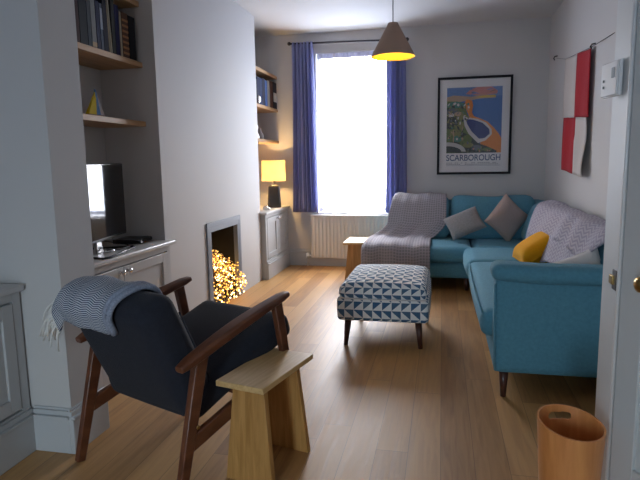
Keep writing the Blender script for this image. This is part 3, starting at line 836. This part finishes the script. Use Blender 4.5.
for i in range(14):
    ell(rp.uniform(.38, .85), rp.uniform(.89, .97), rp.uniform(.02, .06), rp.uniform(.004, .010), rp.choice(['sand', 'pink', 'sky', 'slate']), 8, rp.uniform(-.3, .3))
pr = obj('print', bm, mats, r); pr['label'] = 'colourful coastal view with a dark blue bathing pool'
for p in pr.data.polygons: pass
def text(body, size, x, z, mat, parent, bold=0., width=None):
    cu = bpy.data.curves.new('lettering', 'FONT'); cu.body = body; cu.size = size; cu.align_x = 'CENTER'; cu.extrude = .0004; cu.offset = bold
    o = bpy.data.objects.new('lettering', cu); cu.materials.append(mat); link(o, parent)
    o.location = (x, -.0150, z); o.rotation_euler = (PI / 2, 0, 0)
    bpy.context.view_layer.update()
    me = bpy.data.meshes.new_from_object(o.evaluated_get(bpy.context.evaluated_depsgraph_get()))
    w0 = o.dimensions.x; bpy.data.objects.remove(o)
    o2 = bpy.data.objects.new('lettering', me); link(o2, parent); o2.location = (x, -.0150, z); o2.rotation_euler = (PI / 2, 0, 0)
    if width: o2.scale.x = width / max(1e-6, w0)
    return o2
ink = flat('poster_ink', (.05, .09, .20))
text('SCARBOROUGH', .098, (ax0 + ax1) / 2, .158, ink, r, .0012, .605)
bm = B()
for z in (.128, .112):
    n = 26
    for i in range(n):
        if R.random() < .15: continue
        x = ax0 + (ax1 - ax0) * (i + .1) / n; box(bm, x, x + (ax1 - ax0) / n * .75, -.0155, -.0145, z, z + .007)
obj('small_print', bm, flat('small_print_ink', (.22, .23, .27)), r)
obj('border_line', bx(ax0, ax1, -.0150, -.0143, .100, .1025), ink, r)
obj('glazing', bx(f, PW - f, -.020, -.0185, f, PH - f), M['glass'], r)

# ------------------------------------------------------------------ red and white hanging
r = tag(empty('wall_hanging', (1.113, 5.25, 1.14)), 'red and white quartered cloth hanging on the right wall', 'wall hanging')
def hang(y0, y1, z0t, z1t, z0b, z1b, name, mat, curl):
    bm = B()
    def P(a, b):
        y = y0 + (y1 - y0) * a; zt = z0t + (z1t - z0t) * a; zb_ = z0b + (z1b - z0b) * a
        z = zb_ + (zt - zb_) * b
        wv = curl * (.5 + .5 * math.sin(b * 5.0 + 1)) * (1 - a)
        return (-.006 * math.sin(a * 7 + b * 2) - wv, y - 5.17, z - 1.14)
    sheet(bm, P, 12, 16)
    return obj(name, bm, mat, r, smooth=True, solid=.004)
hang(5.16, 5.645, 2.172, 2.205, 1.640, 1.668, 'white_panel', M['offwhite'], .0)['label'] = 'off-white upper left quarter'
hang(4.70, 5.16, 2.130, 2.172, 1.610, 1.640, 'red_panel', M['red'], .0)['label'] = 'red upper right quarter'
hang(5.10, 5.61, 1.640, 1.668, 1.155, 1.185, 'red_panel', M['red'], .0)['label'] = 'red lower left quarter'
hang(4.70, 5.13, 1.610, 1.640, 1.140, 1.155, 'white_panel', M['offwhite'], .032)['label'] = 'off-white lower right quarter curling away from the wall'
bm = B(); tube(bm, [(.02, 6.20 - 5.17, 1.17), (.0, 5.64 - 5.17, 1.068), (.0, 4.70 - 5.17, 1.0), (.03, 4.2 - 5.17, 1.0)], .003, 6); obj('string', bm, M['black'], r, smooth=True)
for y, z in ((6.19, 1.172), (4.70, 1.005)):
    bm = B(); tube(bm, [(.026, y - 5.17, z + .02), (.0, y - 5.17, z + .015), (-.01, y - 5.17, z), (.0, y - 5.16, z - .02)], .006, 8); obj('hook', bm, M['black'], r, smooth=True)

# white control box on the jamb
r = tag(empty('thermostat', (.577, 2.165, 1.57), .17), 'small white control box on the doorway jamb', 'thermostat')
obj('back_plate', bx(.0, .012, -.048, .075, -.062, .060), M['plastic'], r, bevel=.003)
obj('casing', bx(-.008, .0, -.045, .072, -.058, .056), M['plastic'], r, bevel=.003)
obj('display', bx(-.0095, -.007, -.030, -.008, .0, .035), flat('display_grey', (.42, .45, .46), .2), r)
for z in (-.03, -.008): obj('button', bx(-.011, -.007, .045, .053, z, z + .008), flat('button_grey', (.3, .3, .3)), r, bevel=.001)

# ------------------------------------------------------------------ corner sofa
sofa = tag(empty('corner_sofa', (.3, 5.0, 0)), 'large teal L-shaped corner sofa under the poster', 'sofa')
so = Vector(sofa.location)
def sp(name, bm, mat=M['teal'], lab=None, **kw):
    bmesh.ops.translate(bm, verts=bm.verts[:], vec=-so)
    o = obj(name, bm, mat, sofa, **kw)
    if lab: o['label'] = lab
    return o
SZ = .445
sp('base', rbox(B(), -.76, 1.10, 5.53, 6.62, .125, .29, .03, (20, 12, 4)), smooth=True)
sp('base', rbox(B(), .285, 1.10, 3.05, 5.60, .15, .31, .03, (10, 24, 4)), smooth=True)
# seat cushions
sp('seat_cushion', rbox(B(), -.775, .30, 5.49, 6.42, .285, SZ, .05, (20, 16, 5), (0, .012, .015)), smooth=True)
sp('seat_cushion', rbox(B(), .225, .98, 3.15, 4.745, .295, SZ + .008, .055, (14, 24, 5), (.012, 0, .018)), smooth=True)
sp('seat_cushion', rbox(B(), .215, .98, 4.755, 5.53, .285, SZ + .008, .06, (14, 14, 5), (.015, 0, .018)), smooth=True)
sp('seat_cushion', rbox(B(), .31, .98, 5.535, 6.42, .285, SZ, .05, (14, 14, 5), (0, 0, .012)), smooth=True)
# piping on the long seat cushion
bm = B(); pp = [(.232 + .004, 3.2, SZ - .012)] + [(.228 - .008 * math.sin(PI * t / 10), 3.2 + 1.5 * t / 10, SZ - .008) for t in range(1, 10)] + [(.232, 4.70, SZ - .012)]
tube(bm, pp, .006, 8); sp('piping', bm, smooth=True)
# back frames
sp('back_frame', rbox(B(), -.50, 1.12, 6.44, 6.655, .13, .84, .05, (20, 5, 10)), smooth=True)
sp('back_frame', rbox(B(), .975, 1.125, 3.05, 6.60, .15, .84, .05, (5, 24, 10)), smooth=True)
# back cushions of the window side (lean back in y)
def lean_y(p, q):
    t = (p.z - SZ) / .47
    return (p.x, p.y + .22 * t, p.z + .012 * math.sin(p.x * 9) * max(0, t))
for x0, x1 in ((-.545, .085), (.095, .98)):
    sp('back_cushion', rbox(B(), x0, x1, 6.06, 6.27, SZ + .005, .888, .075, (16, 8, 12), (0, .03, .01), lean_y), smooth=True)
def lean_x(p, q):
    t = (p.z - SZ) / .47
    return (p.x + .15 * t, p.y, p.z + .010 * math.sin(p.y * 8) * max(0, t))
for y0, y1 in ((3.18, 4.30), (4.31, 5.42), (5.43, 6.10)):
    sp('back_cushion', rbox(B(), .79, .97, y0, y1, SZ + .01, .858, .075, (8, 18, 12), (.03, 0, .01), lean_x), smooth=True)
# arm nearest the viewer
sp('arm_panel', rbox(B(), .285, 1.115, 3.0, 3.14, .15, .70, .022, (14, 5, 10), (0, .006, 0)), smooth=True)
def arm_fn(p, q):
    k = max(0., (p.x - .27) / .8)
    return (p.x, p.y - .006, p.z + .012 * math.cos(min(1, k * 3) * PI) * .5 - .004 * k)
sp('arm_roll', rbox(B(), .262, 1.11, 2.975, 3.165, .652, .745, .044, (20, 8, 8), (0, 0, .004), arm_fn), smooth=True)
bm = B(); tube(bm, [(.292, 2.998, .17), (.286, 2.995, .40), (.283, 2.996, .64)], .006, 8); sp('piping', bm, smooth=True)
def leg(x, y, h, dx=0., dy=0., r0=.027, r1=.015, parent=sofa, mat=None, org=so, name='leg'):
    bm = B(); tube(bm, [Vector((x, y, h)) - org, Vector((x + dx, y + dy, 0)) - org], r0, 14, r1)
    o = obj(name, bm, mat or M['legwood'], parent, smooth=True)
    return o
for x, y, h in ((.345, 3.055, .16), (.325, 4.62, .16), (1.04, 3.10, .16), (-.68, 5.60, .13), (.25, 5.60, .13), (-.42, 6.58, .14), (1.04, 6.55, .14)):
    leg(x, y, h)

# throws on the sofa
pr1 = Path([(6.675, .70), (6.67, .890), (6.46, .928), (6.26, .890), (6.165, .76), (6.03, .52), (5.98, .475), (5.75, .482), (5.54, .478), (5.462, .44), (5.455, .30), (5.462, .17)])
def TP(a, b):
    q = pr1.at(b)
    t = b
    xl = -.50 - .0 * t; 
    # left and right edges slide left as the throw comes forward
    e = max(0., min(1., (b - .47) / .14)); e = e * e * (3 - 2 * e)
    bk = max(0., min(1., b / .45)); xl = -.440 - .14 * bk - .205 * e; xr = .050 - .155 * e
    x = xl + (xr - xl) * a
    dz = .008 * math.sin(a * 11 + b * 4) * math.sin(b * 9) + .004 * math.sin(a * 31)
    z = q.y + dz
    out = max(0., -.545 - x) if q.x > 6.0 else max(0., -.772 - x)
    if q.x > 6.02 and a < .22 and False:  # the overhang at the free end droops
        z -= .16 * ((.22 - a) / .22) ** 1.4 * (.35 + .65 * e)
    if q.x < 6.0 and x < -.765: z -= (-.765 - x) * 1.5
    y = q.x - (.012 * (1 + math.sin(a * 17)) if q.x < 5.5 else 0)
    return (x, y, z)
bm = B(); sheet(bm, TP, 44, 70, lambda a, b: (a * .7, b * pr1.len))
tag(obj('throw', bm, M['waffle'], None, smooth=True, solid=.010), 'grey-mauve checked throw over the window end of the sofa', 'throw')

pr2 = Path([(1.085, .76), (1.08, .865), (1.00, .892), (.905, .880), (.84, .78), (.765, .59), (.745, .492), (.71, .480), (.67, .482)])
def TQ(a, b):
    q = pr2.at(b * (.80 + .20 * (.5 + .5 * math.sin(a * 6.0 + 2.2))))
    y = 3.24 + 2.22 * a - .34 * b
    y += .20 * a ** 4 * math.sin(b * 3.0); y = max(y, 3.20 + .18 * max(0, min(1, (b - .42) * 6)) + .02 * math.sin(b * 9))
    f1 = math.exp(-((a - .52 + .16 * b) / .055) ** 2)
    d = .012 * math.sin(a * 15 + b * 3) + .010 * math.sin(a * 33 - b * 5) - .030 * f1
    d = max(d, -.028) + .022
    nx = -.9 if .25 < b < .75 else -.35
    return (q.x + nx * d, y, q.y + d * (.3 if .25 < b < .75 else .8))
bm = B(); sheet(bm, TQ, 90, 40, lambda a, b: (a * 2.3, b * pr2.len))
tag(obj('throw', bm, M['lilac'], None, smooth=True, solid=.010), 'lilac-grey zigzag throw over the long back of the sofa', 'throw')

# scatter cushions
def cushion(label, mat, w, h, t, c, ax, ay, group='scatter cushions on the sofa', ear=.04):
    r = empty('scatter_cushion'); place(r, frame_from(Vector(c), ax, ay)); tag(r, label, 'cushion', group)
    bm = B(); pillow(bm, w, h, t, 16, ear); obj('cover', bm, mat, r, smooth=True)
    bm = B(); q = []
    for i in range(4):
        a = [(-1, -1), (1, -1), (1, 1), (-1, 1)][i]; b = [(-1, -1), (1, -1), (1, 1), (-1, 1)][(i + 1) % 4]
        for k in range(8):
            u = a[0] + (b[0] - a[0]) * k / 8; v = a[1] + (b[1] - a[1]) * k / 8
            kk = 1 - ear * (1 - abs(u) ** 2) * abs(v) ** 3 * 2; k2 = 1 - ear * (1 - abs(v) ** 2) * abs(u) ** 3 * 2
            q.append((u * w / 2 * k2, v * h / 2 * kk, 0))
    tube(bm, q + [q[0]], .004, 6); obj('seam', bm, mat, r, smooth=True)
    return r
cushion('grey slub cushion tilted beside the checked throw', M['greycush'], .36, .28, .13, (.232, 5.90, .642), (.32, .05, .135), (-.115, .16, .178))
cushion('taupe cushion standing on one corner against the sofa back', M['taupe'], .365, .365, .15, (.655, 5.93, .690), (.22, .10, -.215), (.215, .12, .24))
cushion('mustard yellow cushion lying on the seat', M['mustard'], .33, .33, .20, (.735, 4.55, .585), (.80, .10, .52), (-.10, 1, .10))
cushion('cream cushion tucked behind the near sofa arm', M['cream'], .44, .30, .13, (.70, 3.295, .585), (.93, -.05, .37), (-.30, .25, .85))

# ------------------------------------------------------------------ patterned footstool
fs = tag(empty('footstool', (-.394, 4.12, 0)), 'square footstool covered in blue and white triangles on dark legs', 'footstool')
def foot_fn(p, q): return (p.x * (1 + .0 * p.z), p.y, p.z + (.018 * (1 - q[0] ** 2) if q[2] > 0 else 0))
c = .0655
obj('lid', rbox(B(), -.312, .312, -.404, .404, .320, .450, .08, (30, 36, 8), (0, .0, .040), None, (c, .058)), M['tri'], fs, smooth=True)
obj('base', rbox(B(), -.318, .318, -.410, .410, .190, .362, .03, (30, 36, 6), (.008, .008, 0), None, (c, .058)), M['tri'], fs, smooth=True)
bm = B(); tube(bm, [(-.306, -.407, .356), (-.1, -.419, .352), (.1, -.419, .352), (.306, -.407, .356)], .004, 6); obj('piping', bm, M['cream'], fs, smooth=True)
for sx in (-1, 1):
    for sy in (-1, 1):
        leg(sx * .245, sy * .335, .20, sx * .018, sy * .022, .026, .015, fs, org=Vector((0, 0, 0)))

# ------------------------------------------------------------------ oak stool tables
def stool(label, loc, rz, L_, Wd, Hh, bot=.34, group='oak stool tables'):
    r = tag(empty('side_table', loc, rz), label, 'side table', group)
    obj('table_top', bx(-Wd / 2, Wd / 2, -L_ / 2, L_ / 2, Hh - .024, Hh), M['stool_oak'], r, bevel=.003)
    for s in (-1, 1):
        yt, yb = s * (bot / 2 - .02), s * bot / 2
        th = .028
        ya, yc = (yt, yb)
        wt, wb = .072, .112
        pts = [(-wb, yb - s * th, 0), (wb, yb - s * th, 0), (wb, yb, 0), (-wb, yb, 0), (-wt, yt - s * th, Hh - .024), (wt, yt - s * th, Hh - .024), (wt, yt, Hh - .024), (-wt, yt, Hh - .024)]
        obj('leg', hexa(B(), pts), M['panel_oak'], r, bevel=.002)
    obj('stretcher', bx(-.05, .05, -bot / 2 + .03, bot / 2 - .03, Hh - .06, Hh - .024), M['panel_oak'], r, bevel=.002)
    return r
stool('small oak stool table right beside the wooden armchair', (-.7155, 2.153, 0), -.235, .43, .222, .442)
stool('oak side table between the radiator and the throw-covered sofa end', (-.915, 6.02, 0), -.0, .46, .235, .435)

# ------------------------------------------------------------------ armchair
ch = tag(empty('armchair', (-1.254, 1.888, 0), -.393), 'dark wooden armchair with charcoal cushions seen from behind', 'armchair')
AW = .325
arv, arz, afv, afz = .036, .545, .682, .702
def armpt(t): return (arv + t * (afv - arv), arz + t * (afz - arz))
for s in (-1, 1):
    x = s * AW
    # arm: shaped bar, thicker in the middle, rounded ends
    bm = B(); prof = []
    n = 14
    for i in range(n + 1):
        t = i / n; v, z = armpt(t); w = .026 + .008 * math.sin(PI * t); hgt = .017 + .004 * math.sin(PI * min(1, t * 1.2))
        if t in (0., 1.): w *= .8; hgt *= .7
        prof.append((v, z + .012 * math.sin(PI * t), w, hgt))
    rings = []
    for v, z, w, hg in prof:
        rings.append([bm.verts.new((x + w * a, v - .24 * hg * b, z + hg * b)) for a, b in ((-1, -.6), (-.7, -1), (.7, -1), (1, -.6), (1, .6), (.7, 1), (-.7, 1), (-1, .6))])
    for a, b in zip(rings, rings[1:]):
        for i in range(8): bm.faces.new((a[i], a[(i + 1) % 8], b[(i + 1) % 8], b[i]))
    bm.faces.new(rings[0][::-1]); bm.faces.new(rings[-1])
    obj('arm', bm, M['teak'], ch, bevel=.003)
    v, z = armpt(.169)
    bm = B(); beam(bm, (x, 0.0, 0), (x, v, z), .028, .040, .034, .060); obj('leg', bm, M['teak'], ch, bevel=.005)
    v, z = armpt(.882)
    bm = B(); beam(bm, (x, .741, 0), (x, v, z), .026, .034, .032, .052); obj('leg', bm, M['teak'], ch, bevel=.005)
    bm = B(); beam(bm, (x, .065, .235), (x, .680, .385), .026, .062, .026, .062); obj('side_rail', bm, M['teak'], ch, bevel=.005)
    bm = B(); lathe(bm, [(0, 0), (.008, 0), (.008, .004), (0, .005)], 12)
    o = obj('bolt_cap', bm, M['brass'], ch, smooth=True, loc=(x + s * .015, .10, .30)); o.rotation_euler = (0, s * PI / 2, 0)
obj('cross_rail', bx(-AW, AW, .62, .645, .335, .39), M['teak'], ch, bevel=.003)
obj('cross_rail', bx(-AW, AW, .36, .385, .325, .365), M['teak'], ch, bevel=.003)
# back cushion: local (u, t along the height, s thickness)
bd = Vector((0, -.41, .912)); bn = Vector((0, .912, .41)); bo = Vector((0, .150, .270))
def back_fn(p, q):
    # p = (u, s, t)
    u, s, t = p
    bow = .020 * (1 - (u / .26) ** 2) * (1 if s < .05 else 0)
    w = bo + bd * t + bn * (s - 0.0) - bn * 0.0
    return (u, w.y, w.z)
obj('backrest', rbox(B(), -.264, .270, 0.0, .168, 0.0, .545, .062, (18, 8, 22), (.006, .012, .006), back_fn), M['charcoal'], ch, smooth=True)
bm = B(); q = []
for t in range(13):
    w = bo + bd * (.05 + .40 * t / 12) + bn * .150
    q.append((.266, w.y, w.z))
tube(bm, q, .004, 6); obj('piping', bm, M['charcoal'], ch, smooth=True)
sd = Vector((0, .951, .309)); sn = Vector((0, -.309, .951)); s0 = Vector((0, .155, .255))
def seat_fn(p, q):
    u, t, s = p; w = s0 + sd * t + sn * s
    return (u, w.y, w.z)
obj('seat_cushion', rbox(B(), -.285, .285, 0.0, .675, .012, .140, .045, (18, 20, 7), (.004, .008, .022), seat_fn), M['charcoal'], ch, smooth=True)

# throw over the chair back: profile in (s, t) of the back cushion
tp = Path([(-.022, .440), (-.020, .48), (-.016, .528), (.036, .568), (.130, .566), (.190, .525), (.194, .45), (.190, .36)])
thr = tag(empty('throw', (-1.254, 1.888, 0), -.393), 'blue and white herringbone throw with a cream fringe on the armchair back', 'throw')
TU0, TU1 = -.305, .118
def CT(a, b, off=0.):
    q = tp.at(b)
    u = TU0 + (TU1 - .045 * max(0, 1 - b * 2.2) - TU0) * a
    s_, t_ = q
    t_ += .006 * math.sin(a * 13 + b * 5)
    dr = max(0., -.262 - u) * 1.1
    w = bo + bd * t_ + bn * (s_ + .004 * math.sin(a * 9 + b * 7))
    return (u, w.y, w.z - dr)
bm = B(); sheet(bm, CT, 40, 40, lambda a, b: (a * (TU1 - TU0), b * tp.len)); obj('cloth', bm, M['herring'], thr, smooth=True, solid=.014)
bm = B()
tube(bm, [CT(1., b / 20) for b in range(21)], .013, 8); tube(bm, [Vector(CT(.965, b / 20)) - Vector((0, .010, -.008)) for b in range(21)], .011, 8)
bb = obj('folded_edge', bm, M['herring_edge'], thr, smooth=True)
bm = B(); rf = random.Random(5)
for i in range(34):
    b = .0 + .62 * i / 33
    p = Vector(CT(0., b)); q = []
    ln = rf.uniform(.07, .115); sx, sy = rf.uniform(-.035, -.005), rf.uniform(-.02, .02)
    for t in range(5):
        tt = t / 4
        q.append(p + Vector((sx * tt * 1.9 - .030 * math.sin(tt * PI * .6), sy * tt, -ln * tt ** 1.6)))
    tube(bm, q, .0055, 6, .0038)
fr = obj('fringe', bm, M['fringe'], thr, smooth=True); fr['label'] = 'cream knotted fringe'

# ------------------------------------------------------------------ waste basket
wb_ = tag(empty('waste_basket', (.456, 1.985, 0)), 'bent plywood waste basket with a slanted rim and slot handle', 'waste basket')
bm = B(); nu, nv = 240, 128
TH = .007
def rimz(a): return .376 - .011 * math.cos(a) + .014 * math.sin(a)
ha = math.radians(101)
def binp(i, j, inner):
    a = 2 * PI * i / nu; t = j / nv; zt = rimz(a)
    z = .006 + (zt - .006) * t
    r0 = .092 + (.112 - .092) * (z / .37); r0 -= TH if inner else 0
    return (r0 * math.cos(a), r0 * math.sin(a), z)
G = {}
for inner in (0, 1):
    for i in range(nu):
        for j in range(nv + 1): G[(i, j, inner)] = bm.verts.new(binp(i, j, inner))
def in_slot(i, j):
    a = 2 * PI * (i + .5) / nu; p = binp(i + .5, j + .5, 0)
    du = ((a - ha + PI) % (2 * PI) - PI) * .113; dv = p[2] - .352
    hl = .033
    return math.hypot(max(0, abs(du) - hl), dv) < .0135
def cellhole(i, j): return 0 <= j < nv and in_slot(i % nu, j)
for i in range(nu):
    i2 = (i + 1) % nu
    for j in range(nv):
        if cellhole(i, j): continue
        bm.faces.new((G[(i, j, 0)], G[(i2, j, 0)], G[(i2, j + 1, 0)], G[(i, j + 1, 0)]))
        bm.faces.new((G[(i, j, 1)], G[(i, j + 1, 1)], G[(i2, j + 1, 1)], G[(i2, j, 1)]))
        for (di, dj, e) in ((-1, 0, ((i, j), (i, j + 1))), (1, 0, ((i2, j + 1), (i2, j))), (0, -1, ((i2, j), (i, j))), (0, 1, ((i, j + 1), (i2, j + 1)))):
            if cellhole(i + di, j + dj):
                (a1, b1), (a2, b2) = e
                bm.faces.new((G[(a1, b1, 0)], G[(a2, b2, 0)], G[(a2, b2, 1)], G[(a1, b1, 1)]))
    bm.faces.new((G[(i, nv, 0)], G[(i2, nv, 0)], G[(i2, nv, 1)], G[(i, nv, 1)]))
    bm.faces.new((G[(i, 0, 0)], G[(i, 0, 1)], G[(i2, 0, 1)], G[(i2, 0, 0)]))
o = obj('shell', bm, M['ply'], wb_, smooth=True)
try: o.data.set_sharp_from_angle(angle=.7)
except Exception: pass
bm = B(); lathe(bm, [(0, 0), (.084, 0), (.085, .008), (0, .008)], 40); obj('bottom', bm, M['ply'], wb_)

# ------------------------------------------------------------------ light
wd = bpy.data.worlds.new('overcast'); S.world = wd; wd.use_nodes = True
nt = wd.node_tree; bg = nt.nodes['Background']
tc = N(nt, 'ShaderNodeTexCoord'); sx = N(nt, 'ShaderNodeSeparateXYZ'); L(nt, tc.outputs['Generated'], sx.inputs[0])
cr = N(nt, 'ShaderNodeValToRGB'); cr.color_ramp.elements[0].position = .42; cr.color_ramp.elements[0].color = (.45, .52, .66, 1)
cr.color_ramp.elements[1].position = .56; cr.color_ramp.elements[1].color = (.93, .945, 1.0, 1)
L(nt, math_node(nt, 'MULTIPLY_ADD', sx.outputs[2], .5, .5), cr.inputs[0]); ny = N(nt, 'ShaderNodeMapRange'); ny.inputs['From Min'].default_value = -.3; ny.inputs['From Max'].default_value = .3; L(nt, sx.outputs[1], ny.inputs[0])
mxs = N(nt, 'ShaderNodeMix', data_type='RGBA'); mxs.blend_type = 'MULTIPLY'; mxs.inputs[0].default_value = 1.0
mxc = N(nt, 'ShaderNodeMix', data_type='RGBA'); L(nt, ny.outputs[0], mxc.inputs[0]); mxc.inputs[6].default_value = (.76, .93, 1.0, 1); mxc.inputs[7].default_value = (1, 1, 1, 1)
L(nt, cr.outputs[0], mxs.inputs[6]); L(nt, mxc.outputs[2], mxs.inputs[7]); L(nt, mxs.outputs[2], bg.inputs[0])
bg.inputs[1].default_value = 26.0
def portal(name, loc, rot, sx_, sy_):
    li = bpy.data.lights.new(name, 'AREA'); li.shape = 'RECTANGLE'; li.size = sx_; li.size_y = sy_; li.cycles.is_portal = True
    o = bpy.data.objects.new(name, li); o.location = loc; o.rotation_euler = rot; COL.objects.link(o)
portal('window_daylight', ((WX0 + WX1) / 2, YB + .22, (WZ0 + WZ1) / 2), (-PI / 2, 0, 0), WX1 - WX0, WZ1 - WZ0)
portal('garden_daylight', ((FX0 + FX1) / 2, YF - .09, FZ / 2), (PI / 2, 0, 0), FX1 - FX0, FZ)
def point(name, loc, e, col, r):
    li = bpy.data.lights.new(name, 'POINT'); li.energy = e; li.color = col; li.shadow_soft_size = r
    o = bpy.data.objects.new(name, li); o.location = loc; COL.objects.link(o)
point('table_lamp_light', (-1.985, 6.44, 1.185), 125., (1, .60, .22), .035)
point('pendant_light', (-.362, 4.2, 2.125), 9., (1, .68, .26), .035)

# ------------------------------------------------------------------ camera
f_, yaw, pit, rol = 553.5, .2178, .1407, -.017
cy, sy = math.cos(yaw), math.sin(yaw)
F = Vector((-sy * math.cos(pit), cy * math.cos(pit), -math.sin(pit))); r_ = Vector((cy, sy, 0)); u_ = r_.cross(F)
Rr = r_ * math.cos(rol) + u_ * math.sin(rol); Uu = u_ * math.cos(rol) - r_ * math.sin(rol)
cam = bpy.data.cameras.new('camera'); cam.sensor_width = 36; cam.lens = 36 * f_ / 640; cam.clip_start = .05
co = bpy.data.objects.new('camera', cam); COL.objects.link(co)
m = Matrix((Rr, Uu, -F)).transposed().to_4x4(); m.translation = (0, 0, 1.3); co.matrix_world = m
S.camera = co
S.view_settings.view_transform = 'Standard'; S.view_settings.look = 'None'; S.view_settings.gamma = 1; S.view_settings.exposure = 0.17
S.view_settings.use_curve_mapping = False
S.cycles.max_bounces = 10; S.cycles.diffuse_bounces = 6; S.cycles.transparent_max_bounces = 12
S.cycles.use_denoising = True; S.cycles.sample_clamp_indirect = 6.0
